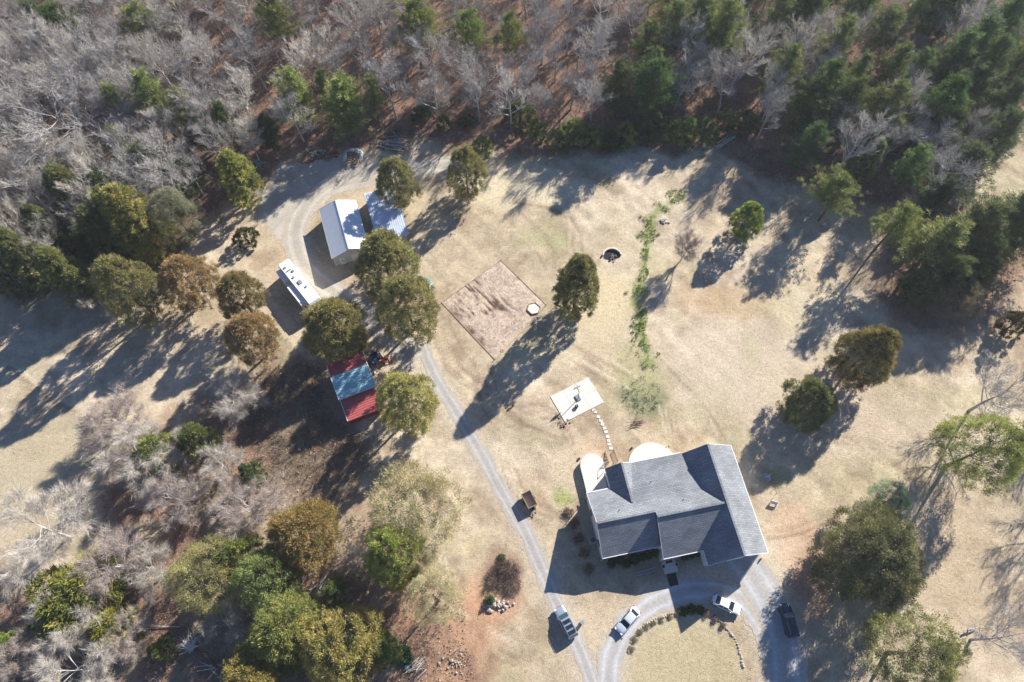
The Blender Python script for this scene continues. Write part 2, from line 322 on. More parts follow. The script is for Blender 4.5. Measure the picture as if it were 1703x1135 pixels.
def ribbon(name, line, width, z, rag=.9, base=(.40,.385,.37), seed=1, closed=False):
    P = [np.array(G(*p)[:2]) for p in line]; pts = []
    # catmull-rom
    for i in range(len(P)-1):
        p0 = P[max(i-1, 0)]; p1 = P[i]; p2 = P[i+1]; p3 = P[min(i+2, len(P)-1)]; n = max(2, int(np.hypot(*(p2-p1))/.4))
        for k in range(n):
            t = k/n; pts.append(.5*((2*p1)+(-p0+p2)*t+(2*p0-5*p1+4*p2-p3)*t*t+(-p0+3*p1-3*p2+p3)*t**3))
    pts.append(P[-1]); pts = np.array(pts); tg = np.gradient(pts, axis=0); tg /= np.linalg.norm(tg, axis=1)[:, None]; nn = np.stack([-tg[:, 1], tg[:, 0]], 1)
    m = 13; a = np.linspace(-1, 1, m); r = np.random.default_rng(seed); n = len(pts)
    wv = width/2*np.ones((n, m)); s = np.arange(n)*.4
    jl = ((fbm(s, s*0+seed, 2.5, seed)-.5)*2*rag+(r.random(n)-.5)*.3)[:, None]; jr = ((fbm(s, s*0+seed+5, 2.5, seed+3)-.5)*2*rag+(r.random(n)-.5)*.3)[:, None]
    ab = np.abs(a)[None]**2; wv = wv+np.where(a[None] < 0, jl, jr)*ab; wv = np.maximum(wv, .3)
    XY = pts[:, None, :]+nn[:, None, :]*(a[None, :]*wv)[..., None]
    tr = np.exp(-((np.abs(a)-.48)/.17)**2)[None, :]*np.ones((n, 1)); q = fbm(XY[..., 0], XY[..., 1], 1.5, seed+20)
    c = np.array(base)*(.86+.28*tr+.3*(q-.5))[..., None]; mid = np.clip(1-np.abs(a)/.3, 0, 1)[None, :]*.35*np.ones((n, 1)); c = lerp(c, (.40,.35,.27), mid)
    e = (np.abs(a) > .8)[None, :]*np.ones((n, 1))*.45+(np.abs(a) > .95)[None, :]*.4; c = lerp(c, (.47,.395,.29), e)
    V = np.dstack([XY, np.full((n, m), z)+(.012*(1-np.abs(a)))[None]]).reshape(-1, 3); i = (np.arange(m-1)[None]+np.arange(n-1)[:, None]*m).ravel()
    o = mk(name, V, np.stack([i, i+1, i+m+1, i+m], 1), 'gravel', cols=c.reshape(-1, 3), smooth=True); tag(o, kind='structure'); return o
ribbon('driveway', DRIVES[0][0], DRIVES[0][1], .014, seed=3)
ribbon('driveway', DRIVES[1][0], DRIVES[1][1], .024, seed=5, base=(.43,.425,.42))
def sheet(name, poly, z, m, base, seed=1, rag=.8, step=.35, kind='structure'):
    P = W2(poly); xs_ = [p[0] for p in P]; ys_ = [p[1] for p in P]
    n = 160; out = []
    # ragged outline, fan of rings towards the centroid
    L = sum(math.dist(P[i], P[(i+1) % len(P)]) for i in range(len(P))); k = 0
    for i in range(len(P)):
        a = np.array(P[i]); b = np.array(P[(i+1) % len(P)]); c = max(1, int(math.dist(a, b)/step))
        for j in range(c): out.append(a+(b-a)*j/c)
    out = np.array(out); cen = out.mean(0); d = out-cen; r = np.random.default_rng(seed)
    f = 1+((fbm(out[:, 0], out[:, 1], 2.5, seed)-.5)*2*rag+(r.random(len(out))-.5)*.3*rag)/np.linalg.norm(d, axis=1)
    R_ = 10; rings = [cen+d*(f[:, None])*t for t in np.linspace(.03, 1, R_)]; V = np.concatenate(rings); nn = len(out); F_ = []
    for k in range(R_-1): F_ += [(k*nn+i, k*nn+(i+1) % nn, (k+1)*nn+(i+1) % nn, (k+1)*nn+i) for i in range(nn)]
    q = fbm(V[:, 0], V[:, 1], 2, seed+4); c = np.array(base)*(1+(q-.5)*.6)[:, None]; e = np.zeros(len(V)); e[-nn:] = .6; c = lerp(c, (.45,.38,.29), e)
    o = mk(name, np.column_stack([V, np.full(len(V), z)]), np.array(F_), m, cols=c); return tag(o, kind=kind)
ribbon('driveway', [(1226,925),(1245,950),(1270,985),(1290,1025),(1302,1070),(1308,1140),(1310,1240)], 6.4, .036, seed=9, rag=.8, base=(.42,.415,.41))
ribbon('gravel_yard', DRIVES[3][0], 5.2, .022, seed=8, rag=1.2, base=(.445,.405,.345))
sheet('gravel_yard', [(430,325),(470,270),(560,262),(650,285),(640,305),(560,322),(520,350),(500,395),(455,400),(425,370)], .014, 'gravel', (.44,.40,.34), 4, rag=2)

# ------------------------------------------------------------------ HOUSE
HA = math.radians(11.3); HO = G(1178.7, 940.6, 4.0); HO.z = 0
house = thing('house', 'white sided house with many gables and a dark grey shingle roof beside the circular drive', 'house', HO, HA)
def HL(px, py, z=0):
    d = G(px, py, z)-HO; return Vector((d.x*math.cos(HA)+d.y*math.sin(HA), -d.x*math.sin(HA)+d.y*math.cos(HA), z))
def roofslab(pts, th=.22):
    p = [Vector(q) for q in pts]; n = (p[1]-p[0]).cross(p[2]-p[0]).normalized()
    if n.z < 0: n = -n
    return MB().prism(p, -n*th)
ZR, ZG = 7.8, 8.0
p1 = lambda y: 7.8-.557*(y-8.45)
def roof(pts): return roofslab(pts).build('roof', 'shingle', house)
roof([(0,0,3.8),(4.8,0,ZG),(4.8,18.2,ZG),(0,18.2,3.8)])
roof([(4.8,0,ZG),(10.05,0,3.75),(10.05,18.2,3.75),(4.8,18.2,ZG)])
roof([(-6.75,2.4,3.9),(.11,2.4,3.9),(4.57,8.45,ZR),(-6.75,8.45,ZR)])
roof([(-16.3,9.4,p1(9.4)),(-16.3,15,p1(15)),(-12.2,15,p1(15)),(-9.65,11.5,p1(11.5)),(2.63,11.5,p1(11.5)),(4.57,8.45,ZR),(-6.75,8.45,ZR),(-6.75,9.4,p1(9.4))])
roof([(-9.65,11.5,6.1),(-7.8,18.4,4.7),(1.03,18.4,4.7),(2.63,11.5,6.1)])
roof([(-12.2,15,p1(15)),(-12.2,18.4,4.15),(-9.65,18.4,6.1),(-9.65,11.5,6.1)])
roof([(-9.65,11.5,6.1),(-9.65,18.4,6.1),(-7.8,18.4,4.7)])
roof([(-16.3,9.4,p1(9.4)),(-6.75,9.4,p1(9.4)),(-6.75,4.4,3.95),(-16.3,4.4,3.95)])
cap = MB()
for a, b in [((4.8,0,8.02),(4.8,18.2,8.02)),((-16.3,9.4,p1(9.4)+.03),(-6.75,9.4,p1(9.4)+.03)),((-6.75,8.45,7.84),(4.45,8.45,7.84)),((-9.65,11.7,6.12),(-9.65,18.4,6.12))]: cap.bar(a, b, .34, .10)
cap.build('ridge_cap', 'shingle', house)
for a, b in [((-16.3,4.34,3.86),(-6.75,4.34,3.86)),((-6.75,2.34,3.82),(.0,2.34,3.82)),((10.1,0,3.66),(10.1,18.2,3.66)),((-16.3,15.08,4.02),(-12.25,15.08,4.02)),((-7.8,18.47,4.6),(.9,18.47,4.6)),((-.05,0,3.68),(-.05,2.3,3.68)),((-12.26,15.1,4.02),(-12.26,18.4,4.02))]: MB().bar(a, b, .13, .13).build('gutter', 'white_trim', house)

for a, b in [((0,-.02,3.7),(4.8,-.02,7.88)),((4.8,-.02,7.88),(10.05,-.02,3.65)),((0,18.23,3.7),(4.8,18.23,7.88)),((4.8,18.23,7.88),(10.05,18.23,3.65)),((-16.33,4.4,3.86),(-16.33,9.4,p1(9.4)-.1)),((-16.33,9.4,p1(9.4)-.1),(-16.33,15,p1(15)-.1)),((-6.78,2.4,3.8),(-6.78,8.45,7.7)),((-12.2,18.43,4.05),(-9.65,18.43,6.0)),((-9.65,18.43,6.0),(-7.8,18.43,4.6))]: MB().bar(a, b, .05, .2).build('fascia', 'white_trim', house)
wl = MB()
def wallp(pts, d): wl.prism(pts, d)
wallp([(.3,.3,0),(9.7,.3,0),(9.7,.3,3.72),(4.8,.3,7.6),(.3,.3,3.75)], (0,.2,0)); wallp([(.3,17.9,0),(9.7,17.9,0),(9.7,17.9,3.72),(4.8,17.9,7.6),(.3,17.9,3.75)], (0,-.2,0))
wallp([(9.7,.5,0),(9.7,17.7,0),(9.7,17.7,3.72),(9.7,.5,3.72)], (-.2,0,0)); wallp([(.3,.5,0),(.3,17.7,0),(.3,17.7,3.75),(.3,.5,3.75)], (.2,0,0))
wallp([(-16,4.8,0),(-16,14.6,0),(-16,14.6,p1(14.6)-.3),(-16,9.4,p1(9.4)-.3),(-16,4.8,3.85)], (.2,0,0))
wallp([(-15.8,4.8,0),(-6.75,4.8,0),(-6.75,4.8,3.9),(-15.8,4.8,3.9)], (0,.2,0)); wallp([(-15.8,14.6,0),(-11.95,14.6,0),(-11.95,14.6,3.9),(-15.8,14.6,3.9)], (0,-.2,0))
wallp([(-6.55,4.9,3.6),(-6.55,9.3,3.6),(-6.55,9.3,7.0),(-6.55,8.45,7.5),(-6.55,4.9,5.25)], (.15,0,0))
wallp([(-6.55,4.3,0),(.3,4.3,0),(.3,4.3,4.8),(-6.55,4.3,4.8)], (0,.2,0))
wallp([(-11.95,14.8,0),(-11.95,18.1,0),(-11.95,18.1,4.05),(-11.95,14.8,4.05)], (.2,0,0)); wallp([(-11.75,18.1,0),(-7.9,18.1,0),(-7.9,18.1,4.5),(-9.65,18.1,5.85),(-11.75,18.1,4.2)], (0,-.2,0)); wallp([(-7.9,18.0,0),(.2,18.0,0),(.2,18.0,4.5),(-7.9,18.0,4.5)], (0,-.2,0))
wl.build('wall', 'white_siding', house)
for (cx, cy, rz_, wd, hg, zz) in [(-14.2,4.74,0,1.3,1.5,1.6),(-11.4,4.74,0,1.3,1.5,1.6),(-8.6,4.74,0,1.3,1.5,1.6),(-.9,4.24,0,1.2,1.6,1.6),(3,.24,0,1.1,1.4,1.6),(6.8,.24,0,1.1,1.4,1.6),(4.8,.24,0,.9,1.2,5.2),(9.76,4,math.pi/2,1.2,1.4,1.6),(9.76,10,math.pi/2,1.2,1.4,1.6),(9.76,15,math.pi/2,1.2,1.4,1.6),(-16.06,7,math.pi/2,1.1,1.4,1.6),(-16.06,12,math.pi/2,1.1,1.4,1.6),(-2,18.06,0,1.8,1.6,1.5),(-5.5,18.06,0,1.2,1.5,1.5)]:
    fr = MB().box((cx,cy,zz+hg/2), (wd+.2,.1,hg+.2), rz_).build('window', 'white_trim', house)
    MB().box((cx,cy,zz+hg/2), (wd,.13,hg), rz_).build('pane', 'glass_dark', fr)
d_ = MB().box((-4.9,4.22,1.2), (1.05,.1,2.2)).build('front_door', 'barn_red_wall', house); MB().box((-4.5,4.14,1.1), (.08,.08,.16)).build('handle', 'chrome', d_)
d_ = MB().box((.24,2.6,1.15), (.1,1.1,2.2)).build('side_door', 'white_trim', house)
for x_ in (-6.5, -3.9, -.3): MB().box((x_,2.6,1.9), (.16,.16,3.8)).build('porch_post', 'white_trim', house)
MB().box((-3.2,3.4,.09), (6.6,2.0,.18)).build('porch_floor', 'concrete', house)
for x_, y_, z_, h_ in [(-5.6,14.5,5.37,.4),(-8.9,16.6,5.4,.35),(-12.2,10.8,6.5,.4),(-1.6,10.4,6.72,.35)]: MB().cyl((x_,y_,z_), (x_,y_,z_+h_), .06, n=8).build('vent_pipe', 'black_plastic', house)
for x_, y_ in ((-16.1,4.45),(-16.1,14.9),(9.76,.24),(-6.85,4.5)): MB().bar((x_,y_,0),(x_,y_,3.8), .08).build('downspout', 'white_trim', house)
# front steps, walk, door mat, planters, ladder
stp = thing('front_walk', 'concrete front walk with a step leading from the porch to the drive', 'walkway', HO, HA)
MB().box((-5.2,1.35,.055), (2.3,2.0,.11)).build('slab', 'concrete', stp); MB().box((-5.35,-.7,.075), (1.5,1.9,.02)).build('mat', 'black_plastic', stp)
MB().box((-5.1,2.1,.14), (1.1,.35,.04)).build('door_mat', 'black_plastic', stp)
for i, (px, py) in enumerate([(1103.3,942.4),(1125.6,939)]):
    p = G(px, py, .35); t = thing('planter', ['round empty concrete planter left of the front walk','round empty concrete planter right of the front walk'][i], 'planter', (p.x,p.y,0), 0, 'planters either side of the front walk')
    b = MB(); n = 16; secs = [[(r*math.cos(2*math.pi*k/n), r*math.sin(2*math.pi*k/n), z) for k in range(n)] for r, z in ((.2,0),(.24,.08),(.33,.4),(.35,.42),(.26,.42),(.24,.32))]; b.loft(secs); b.build('pot', 'concrete', t, True)
    MB().cyl((0,0,.30),(0,0,.345), .235, n=14).build('soil', 'charred', t)
pl_ = HL(1055,956.8,.1); pr_ = HL(1091,946.5,.1)
lad = thing('ladder', 'aluminium ladder lying on the grass in front of the shrubs by the house', 'ladder', HO, HA)
dd = (pr_-pl_).normalized(); nn_ = Vector((-dd.y, dd.x, 0)); b = MB()
for s in (-1, 1): MB().bar(pl_+nn_*.24*s, pr_+nn_*.24*s, .08, .05).build('rail', 'chrome', lad)
for k in range(11): q = pl_.lerp(pr_, (k+.5)/11); b.bar(q-nn_*.24, q+nn_*.24, .06, .05)
b.build('rungs', 'chrome', lad)
p = HL(985,899,.4); ac = thing('air_conditioner', 'grey air conditioning unit standing against the left wall of the house', 'air conditioner', HO+Matrix.Rotation(HA,3,'Z')@Vector((p.x,p.y,0)), HA)
MB().box((0,0,.05), (1.1,1.1,.1)).build('pad', 'concrete', ac); MB().box((0,0,.48), (.85,.85,.76)).build('casing', 'grey_plastic', ac, bevel=.03)
b = MB().cyl((0,0,.86),(0,0,.88), .33, n=18); b.build('fan_grille', 'black_plastic', ac); MB().cyl((0,0,.88),(0,0,.90), .1, n=10).build('fan_hub', 'grey_plastic', ac)
# raised white round-ended patio deck beside the house
dk = thing('raised_deck', 'raised white deck with a rounded end at the back left corner of the house', 'deck', HO, HA)
n = 26; cx, cy, r = -13.72, 20.1, 2.08
out = [(-15.8,14.75)]+[(cx+r*math.cos(a), cy+r*math.sin(a)) for a in np.linspace(math.pi, 0, n)][0:]+[(-11.64,18.5),(-11.64,18.35),(-12.1,18.35),(-12.1,14.75)]
MB().prism([(x,y,.92) for x, y in out], (0,0,.16)).build('deck_floor', 'concrete_white', dk)
ins = [(cx+(x-cx)*.97, cy+(y-cy)*.98 if y > 15 else y, .0) for x, y in out]; MB().prism(ins, (0,0,.92)).build('skirt', 'white_siding', dk)
b = MB()
for (x0,y0),(x1,y1) in [((-12.2,18.5),(-11.7,20.0))]:
    b.bar((x0,y0,2.0),(x1,y1,2.0), .06); b.bar((x0,y0,1.08),(x0,y0,2.0), .08); b.bar((x1,y1,1.08),(x1,y1,2.0), .08)
b.build('railing', 'weathered_wood', dk)
stw = thing('wooden_stairs', 'wooden stairs with railings going down from the deck to the stepping stones', 'stairs', HO, HA)
MB().box((-10.35,19.25,.98), (2.5,1.7,.12)).build('landing', 'wood_deck', stw)
for k in range(6): MB().box((-9.95,20.25+.34*k,.88-.15*k), (1.5,.33,.05)).build('tread', 'wood_deck', stw)
for x_ in (-10.75, -9.15):
    b = MB(); b.bar((x_,20.05,1.9),(x_,22.2,1.0), .07,.1); b.bar((x_,20.05,.95),(x_,22.2,.02), .05,.25)
    for k in range(8): t = k/7; b.bar((x_,20.05+2.15*t,.95-.93*t),(x_,20.05+2.15*t,1.9-.9*t), .06 if k % 7 else .1)
    b.build('railing', 'weathered_wood', stw)
b = MB(); b.bar((-11.6,20.1,1.9),(-10.75,20.1,1.9), .07,.1)
for k in range(5): b.bar((-11.5+.18*k,20.1,1.0),(-11.5+.18*k,20.1,1.9), .05)
b.build('railing', 'weathered_wood', stw)
sp = []
a0 = HL(1035,771,0); 
pc = Vector((-3.2, 17.2, 0)); sp = [(-7.4,17.6)]+[(-3.15+4.35*math.cos(a), 17.9+4.5*math.sin(a)) for a in np.linspace(math.pi*.93, .12, 28)]+[(1.0,17.6)]
pt = MB().prism([(x,y,-.05) for x, y in sp], (0,0,.14)).build('round_patio', 'concrete_white'); pt.location = HO; pt.rotation_euler.z = HA; tag(pt, 'white half-round concrete patio behind the house', 'patio')
# stepping stones
for k, (cx_, cy_) in enumerate([(549,521),(566,538),(597,590),(624,633),(641,668),(664,710),(678,749),(694,798),(706,840),(713,878),(730,920)]):
    p = G(900+cx_/6.304, 600+cy_/6.304)
    o = MB().box((0,0,0), (.62+.1*random.random(),.5+.1*random.random(),.08), random.uniform(-.3,.3)).build('stepping_stone', 'concrete', bevel=.02); o.location = (p.x,p.y,.045)
    ORD = ['first','second','third','fourth','fifth','sixth','seventh','eighth','ninth','tenth','eleventh']
    tag(o, '%s stepping stone counting from the basketball pad down to the wooden stairs' % ORD[k], 'stepping stone', 'stepping stones from the pad to the stairs')

# ------------------------------------------------------------------ basketball pad and hoop
A, B_, C_, D_ = [G(*p) for p in ((915,660),(978,628),(1004.5,669.5),(939.5,702.5))]
pad = MB(); rr = lambda a, b, t: a.lerp(b, t)
for i in range(3):
    for j in range(2):
        q = [rr(rr(A,B_,u), rr(D_,C_,u), v_) for u, v_ in ((i/3+.002, j/2+.003),((i+1)/3-.002, j/2+.003),((i+1)/3-.002,(j+1)/2-.003),(i/3+.002,(j+1)/2-.003))]
        pad.prism([(v.x,v.y,-.05) for v in q], (0,0,.13))
pad = pad.build('concrete_pad', 'concrete_white'); tag(pad, 'white rectangular concrete pad under the basketball hoop', 'patio')
p = G(961,662,.08); bh = thing('basketball_hoop', 'portable basketball hoop standing on the white concrete pad', 'basketball hoop', (p.x,p.y,.08), math.radians(-62))
MB().box((0,0,.12), (1.15,.85,.24)).build('base', 'grey_plastic', bh, bevel=.05)
MB().cyl((.2,0,.2),(-.1,0,3.1), .07, .06, n=10).build('pole', 'black_plastic', bh)
MB().bar((-.1,0,3.0),(-.75,0,3.15), .1,.1).build('arm', 'black_plastic', bh)
bb = MB().box((-.85,0,3.35), (.06,1.35,.9)).build('backboard', 'clear_board', bh); MB().box((-.89,0,3.2), (.03,.5,.35)).build('target_square', 'white_trim', bb)
b = MB(); n = 20
for k in range(n): a, c = 2*math.pi*k/n, 2*math.pi*(k+1)/n; b.bar((-1.25+.23*math.cos(a), .23*math.sin(a), 3.05),(-1.25+.23*math.cos(c), .23*math.sin(c), 3.05), .03)
b.build('rim', 'red_paint', bh)
p = G(958.7,677,.1); o = thing('bin', 'small dark square bin on the white concrete pad beside the hoop', 'bin', (p.x,p.y,.08), .3)
MB().loft([[(-.22,-.2,0),(.22,-.2,0),(.22,.2,0),(-.22,.2,0)],[(-.28,-.26,.5),(.28,-.26,.5),(.28,.26,.5),(-.28,.26,.5)],[(-.24,-.22,.5),(.24,-.22,.5),(.24,.22,.5),(-.24,.22,.5)],[(-.2,-.18,.1),(.2,-.18,.1),(.2,.18,.1),(-.2,.18,.1)]]).build('body', 'charred', o)
b = MB().box((.0,0,.52), (.12,.54,.03)); b.build('handle', 'grey_plastic', o)

# ------------------------------------------------------------------ garden plot
GP = [(833.5,433),(908.5,508),(823.5,598),(734.5,504)]; P = [G(*p) for p in GP]; nu, nv = 90, 90
U_, V_ = np.meshgrid(np.linspace(0,1,nu), np.linspace(0,1,nv)); P4 = [np.array(q[:]) for q in P]
XY = (P4[0]*(1-U_)[...,None]+P4[1]*U_[...,None])*(1-V_)[...,None]+(P4[3]*(1-U_)[...,None]+P4[2]*U_[...,None])*V_[...,None]
q = fbm(XY[...,0], XY[...,1], 1.4, 61); fur = fbm(V_*13+.5*U_, U_*1.7, .5, 62, 3); dark = np.clip((fur-.475)*8, 0, 1)*np.clip((V_-.22)*5, 0, 1)*np.clip((.93-U_)*6, 0, 1)*np.clip((fbm(XY[...,0],XY[...,1],4,63)-.38)*5,0,1)
c = np.array((.47,.375,.295))*(.8+.45*q)[...,None]; c = lerp(c, (.11,.06,.045), dark*.95)
edge_ = np.clip(np.minimum(np.minimum(U_,1-U_),np.minimum(V_,1-V_))*14,0,1); XY[..., 2] = .008+(.03+.10*q-.08*dark).clip(0)*edge_
i = (np.arange(nu-1)[None]+np.arange(nv-1)[:,None]*nu).ravel()
gp = mk('garden_soil', XY.reshape(-1,3), np.stack([i,i+1,i+nu+1,i+nu],1), 'garden_soil', cols=c.reshape(-1,3), smooth=True); tag(gp, 'tilled brown garden plot with long furrows and dead stalks', 'garden plot', kind='structure')
be = thing('garden_border', 'thin weathered board border around the tilled garden plot', 'garden border', (P[0].x,P[0].y,0))
for k in range(4):
    a, c_ = P[k]-P[0], P[(k+1)%4]-P[0]; MB().bar((a.x,a.y,.12),(c_.x,c_.y,.05), .05,.08).build('board', 'weathered_wood', be)
for k in range(4): a = P[k]-P[0]; MB().bar((a.x,a.y,0),(a.x,a.y,.6), .08).build('corner_post', 'weathered_wood', be)
p = G(887.5,514); hx = thing('sandbox', 'white hexagonal sandbox in the right corner of the garden plot', 'sandbox', (p.x,p.y,.06), .25)
sc_ = scale_at(p); R6 = 11.3*sc_; h6 = [(R6*math.cos(k*math.pi/3), R6*math.sin(k*math.pi/3)) for k in range(6)]
MB().prism([(x*.9,y*.9,.02) for x,y in h6], (0,0,.14)).build('sand', 'concrete_white', hx)
for k in range(6): MB().bar((*h6[k],.14),(*h6[(k+1)%6],.14), .1,.28).build('side_board', 'weathered_wood' , hx)

# ------------------------------------------------------------------ sheds
def ribs(mb, a, b, c, d, n, h=.06, w_=.07):   # ribs running from edge a-b to edge d-c
    a, b, c, d = map(Vector, (a,b,c,d)); nrm = (b-a).cross(d-a).normalized()
    if nrm.z < 0: nrm = -nrm
    for k in range(n+1):
        t = k/n; mb.bar(a.lerp(b,t)+nrm*h/2, d.lerp(c,t)+nrm*h/2, w_, h, up=nrm)
sA = math.radians(-71.5); p = G(430+655/4.367, 280+580/4.367, 4.8)
# local frame: x along the ridge away from the door gable, y towards the left eave
workshop = thing('workshop', 'grey metal workshop with a bright white metal roof beside the gravel yard', 'shed', (p.x,p.y,0), sA+math.pi)
L_, WL, zr, ze = 12.1, 3.75, 4.8, 3.2
rt_ = MB().prism([(-.2,0,zr),(L_,0,zr),(L_,WL,ze),(-.2,WL,ze)], (0,0,-.08)); ribs(rt_, (-.2,0,zr),(L_,0,zr),(L_,WL,ze),(-.2,WL,ze), 26); rt_.build('roof', 'white_metal_roof', workshop)
rt_ = MB().prism([(-.2,0,zr),(L_,0,zr),(L_,-WL,ze),(-.2,-WL,ze)], (0,0,-.08)); ribs(rt_, (-.2,0,zr),(L_,0,zr),(L_,-WL,ze),(-.2,-WL,ze), 26); rt_.build('roof', 'white_metal_roof', workshop)
MB().bar((-.2,0,zr+.03),(L_,0,zr+.03), .3,.06).build('ridge_cap', 'galv_roof', workshop)
wb = MB(); 
for x_ in (0,): wb.prism([(x_,-3.6,0),(x_,3.6,0),(x_,3.6,3.1),(x_,0,4.65),(x_,-3.6,3.1)], (.15,0,0))
wb.prism([(L_-.2,-3.6,0),(L_-.2,3.6,0),(L_-.2,3.6,3.1),(L_-.2,0,4.65),(L_-.2,-3.6,3.1)], (-.15,0,0)); wb.box((L_/2,3.53,1.55),(L_-.5,.14,3.08)); wb.box((L_/2,-3.53,1.55),(L_-.5,.14,3.08)); wb.build('wall', 'grey_wall', workshop)
dr = MB(); dr.box((-.04,-1.3,1.25),(.08,2.9,2.5))
for k in range(4): dr.box((-.09,-1.3,.5+.6*k),(.02,2.8,.03))
dr.build('garage_door', 'white_trim', workshop); d_ = MB().box((-.04,2.0,1.05),(.08,1.05,2.1)).build('door', 'white_trim', workshop); MB().box((-.1,1.7,1.05),(.06,.12,.12)).build('handle', 'chrome', d_); MB().box((-.09,2.0,1.5),(.03,.3,.25)).build('window', 'glass_dark', d_)
tr_ = MB()
for a, b in (((-.03,3.55,0),(-.03,3.55,3.1)),((-.03,-3.55,0),(-.03,-3.55,3.1)),((-.22,3.75,3.12),(-.22,0,4.72)),((-.22,-3.75,3.12),(-.22,0,4.72)),((-.2,3.8,3.12),(L_,3.8,3.12)),((-.2,-3.8,3.12),(L_,-3.8,3.12))): tr_.bar(a,b,.1,.12)
tr_.build('trim', 'white_trim', workshop)
# open pole shed
a = G(430+765/4.367, 280+180/4.367, 3); e1 = Vector((math.cos(math.radians(-72)), math.sin(math.radians(-72)), 0)); e2 = Vector((-e1.y, e1.x, 0))
ps = thing('pole_shed', 'open pole shed with a ribbed blue-grey metal roof right of the workshop', 'shed', (a.x,a.y,0), math.radians(-72))
Ls, Ws = 12.6, 5.6
rt_ = MB().prism([(0,0,2.75),(6.5,0,3.3),(6.5,Ws,3.3),(0,Ws,2.75)], (0,0,-.07)); ribs(rt_, (0,0,2.75),(0,Ws,2.75),(6.5,Ws,3.3),(6.5,0,3.3), 13); rt_.build('roof', 'galv_roof', ps)
rt_ = MB().prism([(6.5,0,3.3),(Ls,0,2.8),(Ls,Ws+.7,2.8),(6.5,Ws+.7,3.3)], (0,0,-.07)); ribs(rt_, (6.5,0,3.3),(6.5,Ws+.7,3.3),(Ls,Ws+.7,2.8),(Ls,0,2.8), 15); rt_.build('roof', 'galv_roof', ps)
MB().bar((6.5,0,3.34),(6.5,Ws+.7,3.34), .35,.05).build('ridge_cap', 'galv_roof', ps)
for x_ in (.3, 4.2, 8.4, 12.3):
    for y_ in (.25, Ws-.1): MB().box((x_,y_,1.33),(.15,.15,2.66)).build('post', 'weathered_wood', ps)
bw = MB().box((6.3,.12,1.3),(12.2,.06,2.5)); bw.build('back_wall', 'grey_wall', ps)
# barn
bA = math.radians(23.2); p = G(500+295/5.9, 560+400/5.9, 4.6)
barn = thing('barn', 'red metal barn with a pale blue centre roof and a lower red lean-to', 'barn', (p.x,p.y,0), bA)   # x along ridge, y north
WB = 6.8
def mroof(m, z0, y0, z1, y1, n, x0=0, x1=WB):
    r_ = MB().prism([(x0,y0,z0),(x1,y0,z0),(x1,y1,z1),(x0,y1,z1)], (0,0,-.08)); ribs(r_, (x0,y0,z0),(x0,y1,z1),(x1,y1,z1),(x1,y0,z0), n); return r_.build('roof', m, barn)
# ribs lie across (parallel to the ridge) as seen in the photograph's banding of the sheets
mroof('red_metal', 4.62, 0, 4.1, 2.75, 6); mroof('blue_metal', 4.6, 0, 3.7, -4.35, 11); mroof('red_metal', 3.05, -4.1, 2.45, -8.2, 10, .15, WB-.1)
tb = MB()
for s, x_ in ((0,-.03),(1,WB+.03)):
    tb.bar((x_,2.75,4.07),(x_,0,4.6), .1,.14); tb.bar((x_,0,4.6),(x_,-4.35,3.68), .1,.14); tb.bar((x_+.14*(1-2*s),-4.1,3.03),(x_+.14*(1-2*s),-8.2,2.43), .1,.14)
tb.bar((0,-4.38,3.64),(WB,-4.38,3.64),.08,.12); tb.bar((.1,-8.23,2.4),(WB-.1,-8.23,2.4),.08,.12); tb.bar((0,2.78,4.02),(WB,2.78,4.02),.08,.12); tb.build('trim', 'white_trim', barn)
wb = MB(); wb.prism([(.25,-8.0,0),(.25,2.55,0),(.25,2.55,4.0),(.25,0,4.45),(.25,-4.15,3.6),(.25,-4.2,2.9),(.25,-8.0,2.35)], (.12,0,0)); wb.prism([(WB-.25,-8.0,0),(WB-.25,2.55,0),(WB-.25,2.55,4.0),(WB-.25,0,4.45),(WB-.25,-4.15,3.6),(WB-.25,-4.2,2.9),(WB-.25,-8.0,2.35)], (-.12,0,0))
wb.box((WB/2,-7.95,1.18),(WB-.75,.12,2.34)); wb.box((WB/2,2.5,2.0),(WB-.75,.12,4.0)); wb.box((WB/2,-4.15,3.15),(WB-.75,.1,.9)); wb.build('wall', 'barn_red_wall', barn)
d_ = MB().box((WB-.2,-2,1.25),(.06,2.6,2.4)).build('door', 'white_trim', barn); MB().box((WB-.15,-1.0,1.2),(.06,.1,.2)).build('handle', 'black_plastic', d_)

